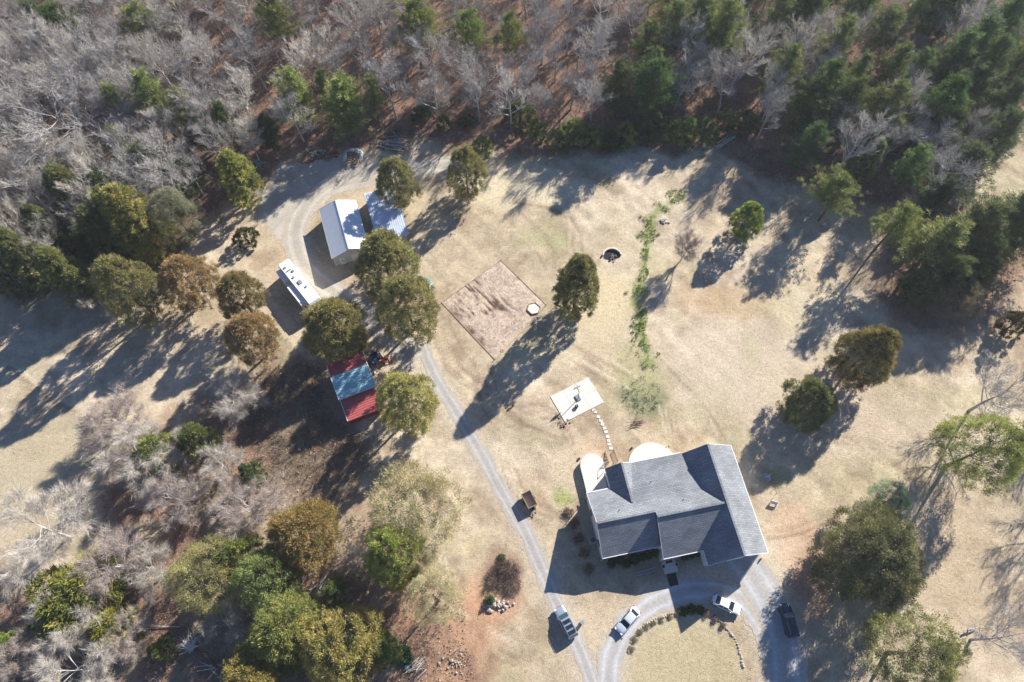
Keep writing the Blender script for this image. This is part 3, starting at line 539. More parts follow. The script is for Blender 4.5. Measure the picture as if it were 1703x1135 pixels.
# ------------------------------------------------------------------ vehicles
def make_car(name, label, cat, L, Wd, Hh, paint_, ws, rs, rf, re, hood, belt, trunk, glass='glass_dark', roofwin=0, rails=False, group='cars parked on the drive', taper=.8):
    t = thing(name, label, cat, (0,0,0), 0, group); h = L/2
    prof = [(-h,belt*.72),(-h+.12,trunk-.1),(-h+.35,trunk),(re,trunk+.02),(re+.5,belt),(ws-.4,belt),(ws,belt),(ws+.25,hood+.02),(h-.55,hood-.06),(h-.2,hood-.2),(h-.03,hood-.38),(h,hood-.45)]
    xs_ = sorted(set([p_[0] for p_ in prof]+list(np.linspace(-h, h, 17)))); secs = []
    for x in xs_:
        zt = np.interp(x, [p_[0] for p_ in prof], [p_[1] for p_ in prof]); u = abs(x)/h; w_ = Wd/2*(1-.20*u**7-.06*u**2); zb = .22+.12*u**8
        a = [(-w_*.88,zb),(-w_,zb+.14),(-w_*1.0,zb+(zt-zb)*.55),(-w_*.97,zt-.10),(-w_*.88,zt-.02),(-w_*.5,zt+.02)]
        secs.append([(x,y,z) for y, z in a]+[(x,-y,z) for y, z in a[::-1]])
    MB().loft(secs).build('body', paint_, t, smooth=True)
    # greenhouse
    gp_ = [(re,belt-.02,0),(rf-.0,Hh-.06,1),(rf+.25,Hh-.02,1),((rf+rs)/2,Hh,1),(rs-.2,Hh-.02,1),(rs,Hh-.07,1),(ws,belt-.02,0)]
    secs = []
    for x, z, k in gp_:
        wb_ = Wd/2*.93*(1-.05*(abs(x)/h)**2); wr = Wd/2*taper if k else wb_*.9; zb = belt-.05
        z = max(z, zb+.02)
        secs.append([(x,-wb_,zb),(x,-wr,z-.05 if k else z-.01),(x,-wr*.88,z),(x,0,z+.01),(x,wr*.88,z),(x,wr,z-.05 if k else z-.01),(x,wb_,zb)])
    MB().loft(secs).build('windows', glass, t)
    wr = Wd/2*taper; r_ = MB(); sx = [rf-.04, rf+.2, (rf+rs)/2, rs-.18, rs+.04]; zz = [Hh-.045, Hh, Hh+.025, Hh, Hh-.05]
    r_.loft([[(x,-wr*1.01,z-.07),(x,-wr*.9,z),(x,0,z+.02),(x,wr*.9,z),(x,wr*1.01,z-.07),(x,wr*.9,z-.05),(x,-wr*.9,z-.05)] for x, z in zip(sx, zz)]); rp = r_.build('roof_panel', paint_, t, smooth=False)
    pl = MB()
    for s in (-1, 1):
        pl.bar((rs,s*wr,Hh-.08),(ws+.02,s*Wd/2*.86,belt), .07,.06); pl.bar((rf,s*wr,Hh-.08),(re,s*Wd/2*.84,belt), .10,.06); pl.bar(((rf+rs)/2,s*wr*1.01,Hh-.1),((rf+rs)/2,s*Wd/2*.93,belt), .08,.05)
    pl.build('pillars', paint_, t)
    for k in range(roofwin): MB().box((rs-.55-.85*k,0,Hh+.045),(.6,wr*1.55,.02)).build('sunroof', 'glass_dark', rp)
    if rails:
        for s in (-1,1): MB().bar((rs-.25,s*wr*.93,Hh+.07),(rf+.2,s*wr*.93,Hh+.07), .05,.06).build('roof_rail', 'chrome', t)
    for sx_ in (h-.88, -h+.92):
        for s in (-1,1):
            wh = MB().cyl((sx_,s*(Wd/2-.2),.34),(sx_,s*(Wd/2+.01),.34), .34, n=16).build('wheel', 'rubber', t); MB().cyl((sx_,s*(Wd/2-.02),.34),(sx_,s*(Wd/2+.02),.34), .2, n=12).build('rim', 'chrome', wh)
    for s in (-1,1):
        MB().box((h-.22,s*Wd/2*.66,hood-.24),(.36,.36,.14)).build('headlight', 'lamp_clear', t, bevel=.03); MB().box((-h+.1,s*Wd/2*.74,trunk-.22),(.2,.3,.2)).build('taillight', 'lamp_red', t, bevel=.03)
        MB().box((ws-.35,s*(Wd/2+.1),belt+.06),(.14,.2,.14)).build('mirror', paint_, t, bevel=.03)
    MB().box((h-.0,0,.5),(.06,Wd*.5,.2)).build('grille', 'black_plastic', t); MB().box((-h+.02,0,.62),(.05,.4,.14)).build('number_plate', 'white_trim', t)
    return t
def putcar(t, f, b, z=.9):      # front and rear survey points
    a = G(*f, z); c = G(*b, z); m = (a+c)/2; t.location = (m.x, m.y, .06); t.rotation_euler.z = math.atan2(a.y-c.y, a.x-c.x)
putcar(make_car('suv', 'silver people carrier with three dark roof windows beside the black bin', 'car', 5.05, 1.95, 1.72, 'paint_silver', 1.35, .55, -2.1, -2.42, 1.0, 1.05, 1.0, 'glass_teal', 3, True, taper=.76), (928.5,1010), (954.5,1060.5), 1.1)
putcar(make_car('sedan', 'pale silver sedan at the left mouth of the circular drive', 'car', 4.8, 1.83, 1.45, 'paint_palesilver', 1.15, .25, -1.25, -1.95, .92, .96, .98, taper=.72), (1027.5,1051.5), (1060.5,1013))
putcar(make_car('sedan', 'white sedan half in the shade of the house on the circular drive', 'car', 4.7, 1.8, 1.45, 'paint_white', 1.1, .2, -1.2, -1.95, .92, .96, .98, taper=.72), (1231,1015.5), (1188,996))
putcar(make_car('suv', 'dark navy car parked in tree shade right of the circular drive', 'car', 5.05, 1.92, 1.72, 'paint_navy', 1.1, .3, -2.25, -2.45, 1.05, 1.08, 1.0, 'glass_dark', 0, True, taper=.78), (1305.5,1005.5), (1320.5,1058.5), 1.1)
# travel trailer
ra = G(430+215/4.367, 280+650/4.367, 3.7); rb = G(430+445/4.367, 280+935/4.367, 3.7); an = math.atan2(ra.y-rb.y, ra.x-rb.x)
rv = thing('camper_trailer', 'long white fifth wheel camper trailer with two slide-outs beside the workshop drive', 'camper', (rb.x,rb.y,0), an)   # x to its rear end, y to the left
LR, WR = (ra-rb).length, 2.5
bd = MB(); n=8
secs = [[(x,.02+q,.75+zz),(x,.02+q,zt-.08),(x,.12+q,zt),(x,WR-.12-q,zt),(x,WR-.02-q,zt-.08),(x,WR-.02-q,.75+zz)] for x, q, zz, zt in ((1.9,0,0,3.55),(2.2,0,0,3.68),(LR-.5,0,0,3.68),(LR-.15,.12,.0,3.6),(LR,.3,.05,3.45))]
bd.loft(secs).build('body', 'white_trim', rv)
MB().loft([[(x,.02,z0),(x,.02,z1-.06),(x,.12,z1),(x,WR-.12,z1),(x,WR-.02,z1-.06),(x,WR-.02,z0)] for x, z0, z1 in ((-.35,1.75,3.3),(0,1.65,3.72),(2.05,1.6,3.82))]).build('front_cap', 'white_trim', rv)
MB().box((3.6,WR+.58,2.0),(5.2,1.2,2.2)).build('slide_out', 'white_trim', rv); so2 = MB().box((LR-2.3,WR+.5,1.95),(3.1,1.0,2.1)).build('slide_out', 'white_trim', rv)
for x_ in (1.3,3.4): pass
for cx, wd in ((3.6,1.4),(2.0,.7),(LR-2.3,1.3)): MB().box((cx,WR+1.18 if cx < 4 else WR+1.0,2.2),(wd,.05,.7)).build('window', 'glass_dark', rv)
MB().box((.98,WR+.42,2.1),(.04,.6,.7)).build('window', 'glass_dark', rv)
b = MB()
for x_, y_, sx_, sy_ in ((LR-1.6,1.7,.4,.4),(LR-3.2,.9,.5,.4),(5.2,1.2,.9,.7),(3.6,.8,.35,.35),(6.9,1.6,.4,.35),(LR-2.6,1.5,.15,1.0)): b.box((x_,y_,3.78),(sx_,sy_,.2))
b.build('roof_vents', 'grey_plastic', rv)
for x_ in (4.6,5.6,6.6):
    for y_ in (.15, WR-.15): MB().cyl((x_,y_-.12,.4),(x_,y_+.12,.4), .4, n=14).build('wheel', 'rubber', rv)
MB().bar((.3,WR/2,1.6),(.3,WR/2,.9), .25).build('hitch', 'black_plastic', rv); MB().box((LR/2+1,WR/2,.66),(LR-3,2.0,.18)).build('chassis', 'black_plastic', rv)
for y_ in (.4, WR-.4): MB().bar((1.1,y_,0),(1.1,y_,1.6), .1).build('landing_leg', 'grey_plastic', rv)
# utility trailer
a = G(760+438/3.546, 740+330/3.546, .9); tl = thing('utility_trailer', 'small high-sided wooden box trailer parked on the grass left of the house', 'trailer', (a.x-.35,a.y+.15,0), math.radians(-64))
MB().box((0,0,.55),(2.6,1.6,.1)).build('floor', 'weathered_wood', tl)
for cx,cy,dx,dy in ((0,.82,2.7,.06),(0,-.82,2.7,.06),(1.33,0,.06,1.6),(-1.33,0,.06,1.6)): MB().box((cx,cy,1.05),(dx,dy,1.0)).build('side_board', 'log' if False else 'weathered_wood', tl)
for s in (-1,1): wh = MB().cyl((-.1,s*.9,.33),(-.1,s*1.08,.33), .33, n=14).build('wheel', 'rubber', tl); MB().cyl((-.1,s*.9,.33),(-.1,s*1.1,.33), .16, n=10).build('rim', 'chrome', wh)
b = MB(); b.bar((1.3,.5,.5),(2.6,0,.5), .08); b.bar((1.3,-.5,.5),(2.6,0,.5), .08); b.cyl((2.3,.0,.1),(2.3,0,.8), .05, n=8); b.build('drawbar', 'black_plastic', tl)
MB().cyl((1.65,0,.62),(1.65,0,.8), .3, n=14).build('spare_wheel', 'rubber', tl)
# black bin by the people carrier
p = G(968,1035.5,.5); t = thing('wheelie_bin', 'black wheeled bin standing right of the silver people carrier', 'bin', (p.x,p.y,.0), .7)
MB().loft([[(-.22,-.2,0),(.22,-.2,0),(.22,.2,0),(-.22,.2,0)],[(-.3,-.26,1.0),(.3,-.26,1.0),(.3,.26,1.0),(-.3,.26,1.0)]]).build('body', 'black_plastic', t); MB().box((0,0,1.04),(.66,.58,.06)).build('lid', 'grey_plastic', t, bevel=.02)
for s in (-1,1): MB().cyl((-.24,s*.2,.1),(-.24,s*.28,.1), .1, n=10).build('wheel', 'rubber', t)
# downspout drain boxes near decks
for i, (px, py) in enumerate([(962.5,764),(1050,746.5)]):
    p = G(px, py); o = MB().box((0,0,.12),(.5,.35,.24), .8).box((.1,.1,.26),(.2,.14,.06), .8).build('drain_box', 'charred', bevel=.02); o.location = (p.x,p.y,0); tag(o, ['small dark drain box at the left edge of the raised deck','small dark drain box at the edge of the half-round patio'][i], 'drain')

# ------------------------------------------------------------------ piles, tent, fire pit, machines
p = G(586,262,.5); s_ = scale_at(p); wp = thing('woodpile', 'stacked firewood half covered by a crumpled silver tarp at the forest edge', 'woodpile', (p.x,p.y,0), 0)
R1 = random.Random(4)
for k in range(38):
    x = -1.5+.62*(k % 6)+R1.uniform(-.1,.1); y = -1.6+.55*(k//6)+R1.uniform(-.1,.1); z = .3+.35*(k % 3)*.9
    an = R1.uniform(-.25,.25)+(math.pi/2 if k % 5 == 0 else 0); o = MB().cyl((x-.3*math.cos(an),y-.3*math.sin(an),z),(x+.3*math.cos(an),y+.3*math.sin(an),z+R1.uniform(-.05,.1)), R1.uniform(.12,.2), n=7)
    if k == 0: LG = o
    else: LG.add(o.v, o.f)
LG.build('logs', 'log_end', wp)
nu = 26; U_, V_ = np.meshgrid(np.linspace(-1,1,nu), np.linspace(-1,1,nu)); rr_ = np.hypot(U_, V_)
tx = U_*2.2; ty = V_*2.1+.6; tz = 1.55*np.clip(1-(rr_/1.05)**3, 0, 1)+.5*(fbm(tx, ty, .9, 90, 3)-.4); tz = np.maximum(tz, .05)
keep = ~((V_ < -.0) & (np.abs(U_-.15) < .55)); V3 = np.stack([tx.ravel(), ty.ravel(), tz.ravel()], 1); i = (np.arange(nu-1)[None]+np.arange(nu-1)[:,None]*nu).ravel()
kk = keep.ravel() & (rr_.ravel() < 1.15); FF = np.stack([i,i+1,i+nu+1,i+nu],1); FF = FF[kk[FF].all(1)]
mk('tarp', V3, FF, 'tarp', wp)
def logpile(cx, cy, lx, n, m, label, cat='log pile', ang=0, L=3.5, seed=1, rad=.13, name='log_pile'):
    p = G(cx, cy); r = random.Random(seed); t = thing(name, label, cat, (p.x,p.y,0), ang); ns = max(1, n//8); mbs = [MB() for _ in range(8)]
    for k in range(n):
        y = r.gauss(0, lx*.35); z = .12+abs(r.gauss(0,.25)); a = r.gauss(0,.22); ln = L*r.uniform(.5,1.1); x = r.gauss(0,.4); d = Vector((math.cos(a), math.sin(a), r.uniform(-.06,.06)))
        c_ = Vector((x,y,z)); mbs[k % 8].cyl(c_-d*ln/2, c_+d*ln/2, rad*r.uniform(.6,1.4), rad*r.uniform(.4,.9), n=7)
    for k, b in enumerate(mbs): b.build('log', m[k % len(m)], t)
    return t
logpile(657,240,2.6,46,['log_grey','log','log_grey'],'pile of long grey cut logs right of the tarped woodpile', ang=-.12, L=5.5, seed=3)
logpile(1610,1048,.4,3,['log_grey'],'few short cut logs beside the leaning bare tree at lower right', ang=.4, L=1.6, seed=6)
logpile(697,1112,1.6,26,['bark_pale','log'],'heap of pale dead branches beside the bare red soil', ang=.7, L=3.2, seed=8, rad=.05, name='brush_heap', cat='brush heap')
logpile(530,975,.8,9,['bark_pale','log_grey'],'few pale fallen limbs in the gap between the lower left trees', ang=.9, L=3.6, seed=9, rad=.08, name='fallen_limbs', cat='fallen limbs')
logpile(1205,238,.9,8,['bark_pale'],'pale fallen limbs at the forest edge above the grass ditch', ang=.75, L=6, seed=10, rad=.09, name='fallen_limbs', cat='fallen limbs')
logpile(1058,705,1.1,16,['bark_brown'],'thin brown cut branches below the ivy patch', ang=.2, L=2.8, seed=12, rad=.04, name='brush_heap', cat='brush heap')
logpile(833,958,2.6,70,['bark_brown','log','bark_grey'],'dark tangled brush heap left of the drive', ang=.7, L=3.2, seed=13, rad=.035, name='brush_heap', cat='brush heap')
def rubble(cx, cy, rx, ry, n, m, label, seed=2, cat='rock pile', name='rock_pile', rmax=.28, hgt=.35, ang=0):
    p = G(cx, cy); r = random.Random(seed); t = thing(name, label, cat, (p.x,p.y,0), ang)
    for k in range(n):
        x, y = r.gauss(0,rx*.5), r.gauss(0,ry*.5); rr1 = r.uniform(.35,1)*rmax; MB().rock((x,y,rr1*.4+hgt*max(0,1-math.hypot(x/rx,y/ry))*r.random()), rr1, rnd=r).build('rock', m, t)
    return t
rubble(428,272,2.4,1.1,55,'stone_grey','pile of grey broken stone blocks at the left end of the gravel yard', 2)
rubble(528,255,3.2,1.2,60,'stone','low pile of brown rubble left of the tarped woodpile', 3, ang=.5)
rubble(828,1008,2.3,1.2,38,'stone','pile of tan rocks below the dark brush heap', 5, rmax=.42)
rubble(935,705,1.3,.8,26,'log','scatter of brown stones at the lower corner of the concrete pad', 6, rmax=.2)
rubble(755,1105,1.8,1.6,30,'stone','small rocks scattered on bare red soil at the bottom edge', 7, rmax=.25)
rubble(1104,368,1.0,.8,18,'stone','loose stones at the upper left bank of the grass ditch', 11, rmax=.26)
rubble(1110,745,.5,.3,5,'log','few brown stones on the lawn right of the cut branches',12, rmax=.16)
# fire pit
p = G(1018,428); fp = thing('fire_pit', 'fire pit with a curved pale stone rim and a heap of grey ash', 'fire pit', (p.x,p.y,0), math.radians(8))
b = MB(); n = 22; 
for k in range(n):
    a0_, a1_ = math.radians(5+160*k/n), math.radians(5+160*(k+.93)/n); ri, ro, h_ = 1.75, 2.0, .5
    b.prism([(ri*math.cos(a0_),ri*math.sin(a0_),0),(ro*math.cos(a0_),ro*math.sin(a0_),0),(ro*math.cos(a1_),ro*math.sin(a1_),0),(ri*math.cos(a1_),ri*math.sin(a1_),0)], (0,0,h_+.04*random.random()))
b.build('stone_rim', 'concrete_white', fp); MB().prism([(1.72*math.cos(a),1.72*math.sin(a)*(1 if math.sin(a) > 0 else .35),.005) for a in np.linspace(0,2*math.pi,30)[:-1]], (0,0,.03)).build('burnt_floor', 'charred', fp)
b = MB(); r = random.Random(3)
for k in range(26): b.rock((r.gauss(0,.38), -.15+r.gauss(0,.25), .1+.25*r.random()), r.uniform(.1,.3), rnd=r)
b.build('ash_heap', 'ash', fp)
b = MB()
for k in range(6): b.cyl((r.uniform(-.8,.8),r.uniform(-.5,.3),.15),(r.uniform(-.8,.8),r.uniform(-.5,.3),.4), .05, n=6)
b.build('burnt_sticks', 'charred', fp)
# tent
p = G(706,472); tn = thing('tent', 'small dark green tent with an open side behind the round cedars', 'tent', (p.x,p.y,0), 0); s6 = 1.75
R6_ = [(s6*math.cos(math.radians(a))*1.05, s6*math.sin(math.radians(a))) for a in (200,255,310,5,60,120)]; ap = (-.25,.35,1.9)
for k in range(6):
    if k in (1,): continue
    q = R6_[k], R6_[(k+1)%6]; MB().prism([(*q[0],.0),(*q[1],.0),ap], (0,0,.03)).build('panel', 'tent_grey' if k in (0,2) else 'tent_green', tn)
MB().prism([(x*.95,y*.95,.02) for x, y in R6_], (0,0,.03)).build('floor', 'charred', tn)
b = MB(); b.bar((*R6_[1],0),ap,.05); b.bar((*R6_[2],0),ap,.05); b.build('pole', 'chrome', tn)
p = G(711.5,478.5); t = thing('folding_chair', 'small white folding chair at the open side of the green tent', 'chair', (p.x,p.y,0), .8)
MB().box((0,0,.42),(.5,.5,.05)).build('seat', 'white_trim', t); MB().box((.28,0,.75),(.05,.5,.6), tilt=Matrix.Rotation(.25,3,'Y')).build('backrest', 'white_trim', t)
for s in (-1,1):
    for q in (-1,1): MB().bar((s*.22,q*.22,0),(s*.2,q*.22,.42),.04).build('leg', 'chrome', t)
# garden machines beside the barn
def tractor(px, py, ang, mp, label, scale=1):
    p = G(px, py, .4); t = thing('garden_tractor', label, 'tractor', (p.x,p.y,0), ang); t.scale = (scale,)*3
    MB().box((.45,0,.62),(.9,.5,.45)).build('bonnet', mp, t, bevel=.08); MB().box((-.45,0,.55),(.8,.7,.2)).build('chassis', mp, t, bevel=.04)
    s = MB().box((-.45,0,.72),(.45,.45,.1)).box((-.68,0,.95),(.1,.45,.4)).build('seat', 'black_plastic', t)
    for q in (-1,1):
        MB().cyl((-.5,q*.38,.4),(-.5,q*.6,.4), .4, n=14).build('rear_wheel', 'rubber', t); MB().cyl((.7,q*.3,.22),(.7,q*.46,.22), .22, n=12).build('front_wheel', 'rubber', t)
        MB().box((-.5,q*.48,.85),(.8,.3,.05)).build('fender', mp, t, bevel=.02)
    b = MB(); n = 12
    for k in range(n): a, c = 2*math.pi*k/n, 2*math.pi*(k+1)/n; b.bar((-.02+.05*math.sin(a), .18*math.cos(a), 1.0+.15*math.sin(a)),(-.02+.05*math.sin(c), .18*math.cos(c), 1.0+.15*math.sin(c)), .03)
    b.bar((.1,0,.8),(-.02,0,1.0),.04); b.build('steering_wheel', 'black_plastic', t); return t
tractor(623,597.5,-1.9,'blue_paint','small blue tractor parked at the right side of the red barn', 1.35)
tractor(636.5,597,2.6,'red_paint','red garden tractor beside the blue tractor in the shade', 1.0)
p = G(645,600); t = thing('cart', 'empty red metal frame cart right of the red garden tractor', 'cart', (p.x,p.y,0), .35)
for a, b_ in (((-.7,-.5,.4),(.7,-.5,.4)),((-.7,-.5,.4),(-.7,.5,.4)),((.7,-.5,.4),(.7,.5,.4))): MB().bar(a, b_, .12,.12).build('frame_bar', 'red_paint', t)
for q in (-1,1): MB().cyl((q*.6,-.5,.2),(q*.75,-.5,.2), .2, n=12).build('wheel', 'rubber', t)
p = G(557.5,259); t = thing('log_splitter', 'small red machine left of the tarped woodpile', 'machine', (p.x,p.y,0), .15)
MB().box((0,0,.55),(2.2,.28,.22)).build('beam', 'red_paint', t); MB().box((-.6,0,.85),(.5,.5,.4)).build('engine', 'red_paint', t, bevel=.05)
for q in (-1,1): MB().cyl((.1,q*.4,.28),(.1,q*.58,.28), .28, n=12).build('wheel', 'rubber', t)
p = G(511.8,252); o = MB().cyl((0,0,0),(0,0,.7), .3, .34, n=14).cyl((0,0,.7),(0,0,.74), .36, .34, n=14).build('barrel', 'tent_grey'); o.location = (p.x,p.y,0); tag(o, 'pale blue barrel in the shade at the top of the gravel yard', 'barrel')
p = G(623.5,621); o = MB().box((0,0,.2),(.35,.5,.4),.4).box((0,0,.43),(.2,.3,.06),.4).build('bucket', 'white_trim', bevel=.04); o.location = (p.x,p.y,0); tag(o, 'small white container on the ground at the right side of the barn', 'container')
p = G(677,1110.5); o = MB().cyl((0,0,.0),(0,0,.35), .22, .27, n=14).cyl((0,0,.35),(.0,0,.38), .29, .29, n=14).build('bucket', 'cyan_plastic'); o.location = (p.x,p.y,0); tag(o, 'bright turquoise bucket on the ground at the bottom edge', 'bucket')
p = G(850,677); t = thing('toy_tricycle', 'small dark child tricycle lying on the lawn left of the concrete pad', 'tricycle', (p.x,p.y,0), .3)
b = MB(); b.bar((-.5,0,.3),(.4,.1,.45),.06); b.bar((.4,.1,.2),(.45,.1,.7),.06); b.bar((.42,-.2,.7),(.42,.4,.7),.05); b.build('frame', 'red_paint', t)
for x_, y_ in ((-.5,-.3),(-.5,.3),(.45,.1)): MB().cyl((x_,y_-.04,.25),(x_,y_+.04,.25), .25 if x_ > 0 else .18, n=12).build('wheel', 'rubber', t)
p = G(854,668); t = thing('toy_scooter', 'small pale toy scooter lying above the tricycle on the lawn', 'scooter', (p.x,p.y,0), 1.3)
MB().bar((-.4,0,.1),(.35,0,.1),.14,.05).build('footboard', 'tent_grey', t); MB().bar((.35,0,.1),(.9,.3,.15),.05).build('handlebar', 'red_paint', t)
for x_ in (-.4,.4): MB().cyl((x_,-.03,.08),(x_,.03,.08), .08, n=10).build('wheel', 'rubber', t)
# white bench and stump right of the house
p = G(1287.5,838,.4); t = thing('garden_bench', 'small white bench on the lawn right of the house', 'bench', (p.x,p.y,0), math.radians(-18))
MB().box((0,.05,.45),(1.25,.42,.05)).build('seat', 'white_trim', t); MB().box((0,.28,.7),(1.25,.05,.42)).build('backrest', 'white_trim', t)
for s in (-1,1): MB().box((s*.55,.05,.22),(.06,.4,.44)).build('leg', 'white_trim', t)
p = G(1289,823.5); pp = MB().cyl((0,0,0),(.0,0,1.1), .04, n=8).build('garden_stake', 'black_plastic'); pp.location = (p.x,p.y,0); tag(pp, 'thin dark stake standing above the white bench', 'stake')
p = G(1273,796); t = thing('bird_bath', 'grey stone basin with dead branches in the shade right of the house', 'bird bath', (p.x,p.y,0), 0)
n=16; MB().loft([[(r*math.cos(2*math.pi*k/n), r*math.sin(2*math.pi*k/n), z) for k in range(n)] for r, z in ((.3,0),(.2,.1),(.18,.3),(.75,.5),(.8,.56),(.7,.56),(.5,.45))]).build('basin', 'stone_grey', t)
b = MB(); b.cyl((-.5,.4,.2),(.4,.0,.9),.05,n=6); b.cyl((.3,.1,.2),(.9,.7,1.0),.04,n=6); b.build('branches', 'bark_pale', t)
p = G(120.5,966); o = MB().loft([[(-.5,-.8,0),(.5,-.8,0),(.4,.8,0),(-.3,.8,0)],[(-.45,-.7,.5),(.45,-.7,.55),(.3,.7,.4),(-.2,.7,.4)]]).box((0,0,.52),(.4,.7,.08)).build('white_box', 'white_trim', bevel=.04); o.location = (p.x,p.y,0); o.rotation_euler.z = -.25; tag(o, 'small white crate lying between the bare trees at lower left', 'crate')
# island bed edging and stone rings
def edging(pts, label, seed=1, r0=.2, name='stone_edging', m='stone'):
    P_ = [G(*q_) for q_ in pts]; r = random.Random(seed); c0 = P_[0]; t = thing(name, label, 'edging', c0)
    for a, c in zip(P_[:-1], P_[1:]):
        k = max(1, int((c-a).length/.36))
        for j in range(k): q = a.lerp(c, j/k)-c0; rr1 = r0*r.uniform(.6,1.2); MB().rock((q.x+r.uniform(-.1,.1), q.y+r.uniform(-.1,.1), rr1*.3), rr1, .6, r).build('stone', m, t)
    return t
arc = lambda cx, cy, r, a0, a1, n=16: [(cx+r*math.cos(math.radians(a)), cy-r*math.sin(math.radians(a))) for a in np.linspace(a0, a1, n)]
edging([(1045,1088),(1049,1068),(1060,1050),(1076,1037),(1096,1028),(1118,1021),(1128,1018)],'left arc of stone edging round the circular island lawn', 1)
edging([(1172,1018),(1192,1030),(1206,1042),(1222,1062),(1232,1090),(1238,1115)],'right arc of stone edging round the circular island lawn', 2, r0=.24)
edging(arc(693,541,33,-170,20),'curved stone edging round the foot of the cedar beside the drive', 3, r0=.22)
for i, (px, py, r_, m_) in enumerate([(1258,943,.14,0)]):
    p = G(1264,931); t = thing('lawn_ornament', 'small brown garden figure at the right corner of the house', 'ornament', (p.x,p.y,0), .6)
    MB().rock((0,0,.25), .22, 1.0).rock((.1,0,.5), .14, 1.0).build('body', 'bark_brown', t); MB().box((0,0,.03),(.4,.3,.06)).build('base', 'stone', t)

# ------------------------------------------------------------------ PLANTS
def blades(c, d, K, ln, wd, spread=.5, seed=1, jit=.2):
    """c: (n,3) clump centres, d: (n,3) main directions, K blades each"""
    r = np.random.default_rng(seed); n = len(c); b = np.repeat(c, K, 0)+r.normal(0, jit, (n*K, 3)); D = np.repeat(d, K, 0)+r.normal(0, spread, (n*K, 3))
    D /= np.linalg.norm(D, axis=1)[:, None]+1e-9; S = np.cross(D, r.normal(0, 1, (n*K, 3))); S /= np.linalg.norm(S, axis=1)[:, None]+1e-9
    L = (ln*r.uniform(.6,1.3,(n*K,1))); Wd = (wd*r.uniform(.6,1.3,(n*K,1)))
    V = np.stack([b-S*Wd/2, b+S*Wd/2, b+D*L], 1).reshape(-1, 3); F_ = np.arange(n*K*3).reshape(-1, 3); return V, F_
def foliage(name, c, d, K, ln, wd, col, seed, jit, parent, spread=.5, cv=.14, m='evergreen_foliage'):
    V, F_ = blades(c, d, K, ln, wd, spread, seed, jit); r = np.random.default_rng(seed+1); n = len(c)
    cc = np.repeat(col, K, 0)*(1+r.normal(0, cv, (n*K, 1))); cc = np.repeat(np.clip(cc, .005, .9), 3, 0); cc[2::3] *= 1.15
    return mk(name, V, F_, m, parent, cols=cc)
def seg_mesh(segs, min3=.02):
    VV = []; FF_ = []; n0 = 0
    T_ = []
    for (a, b, r0, r1, k) in segs:
        d = b-a; L = np.linalg.norm(d)+1e-9; d = d/L; u = np.cross(d, (0.3,0.5,0.81)); u /= np.linalg.norm(u)+1e-9; w_ = np.cross(d, u)
        an = np.arange(k)*2*math.pi/k; ring = np.cos(an)[:,None]*u+np.sin(an)[:,None]*w_
        VV.append(a+ring*r0); VV.append(b+ring*r1)
        for i in range(k): FF_.append((n0+i, n0+(i+1)%k, n0+k+(i+1)%k, n0+k+i))
        n0 += 2*k
    return np.concatenate(VV), np.array(FF_)
GOLD = np.array((.38,.33,.135)); OLIVE = np.array((.185,.20,.085)); DEEP = np.array((.075,.09,.045)); PINEC = np.array((.13,.175,.065)); YEL = np.array((.38,.38,.15))
def cedar(seed, h, R, clear=.06, top=2.2, gold=.5, nb=900, K=34, base=OLIVE, tip=GOLD, leaf=.42, wd=.15, lump=.16):
    """dense conical to ovoid evergreen: name evergreen_tree > trunk, crown"""
    r = np.random.default_rng(seed); t = thing('evergreen_tree', 'proto', 'tree'); z0 = h*clear
    b = MB(); b.cyl((0,0,-.2),(0,0,h*.5), R*.055+.08, .08, n=8); b.cyl((0,0,h*.45),(0,0,h*.93), .09, .02, n=6)
    for k in range(14):
        a = r.uniform(0,6.28); z = z0+(h-z0)*r.uniform(.05,.7); q = r.uniform(.4,.75)*R*(1-(z/h)**2); b.cyl((0,0,z),(q*math.cos(a),q*math.sin(a),z+q*.45), .05,.02, n=5, cap=False)
    b.build('trunk', 'bark_brown', t)
    M_ = max(40, int(nb/7)); u = np.sort(r.uniform(0,1,M_)**.9); a = r.uniform(0,2*math.pi,M_)
    prof = lambda q: (np.minimum(1,(q/.16)**.5*.95+.05)*np.clip(1-q**top,0,1)**.62)
    ph = r.uniform(0,6.28,4); lob = 1+lump*(np.sin(3*a+ph[0]+4*u)+.7*np.sin(5*a+ph[1]-7*u))*.6+r.normal(0,.07,M_)
    rad = R*prof(u)*lob*.86; z = z0+(h-z0)*(u*.97); lr = R*.17*r.uniform(.7,1.35,M_)
    LC = np.stack([rad*np.cos(a), rad*np.sin(a), z], 1); pk = r.integers(0,M_,nb)
    dv = np.stack([np.cos(a)*.9, np.sin(a)*.9, .45+1.0*u], 1)[pk]+r.normal(0,.75,(nb,3)); dv /= np.linalg.norm(dv,axis=1)[:,None]
    c = LC[pk]+dv*lr[pk][:,None]*np.array((1,1,1.25)); out = dv+np.stack([np.cos(a)*.3, np.sin(a)*.3, a*0+.55], 1)[pk]; out /= np.linalg.norm(out,axis=1)[:,None]
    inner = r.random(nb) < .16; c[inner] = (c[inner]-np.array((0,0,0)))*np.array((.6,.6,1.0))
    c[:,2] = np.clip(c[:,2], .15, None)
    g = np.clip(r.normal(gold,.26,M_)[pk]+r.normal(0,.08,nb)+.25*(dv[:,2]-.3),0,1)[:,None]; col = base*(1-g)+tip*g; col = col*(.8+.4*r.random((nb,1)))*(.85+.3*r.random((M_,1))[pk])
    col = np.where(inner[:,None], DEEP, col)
    foliage('crown', c, out, K, leaf*.85, wd*.62, col, seed, .20*max(.6, R/5), t, spread=.5); return t
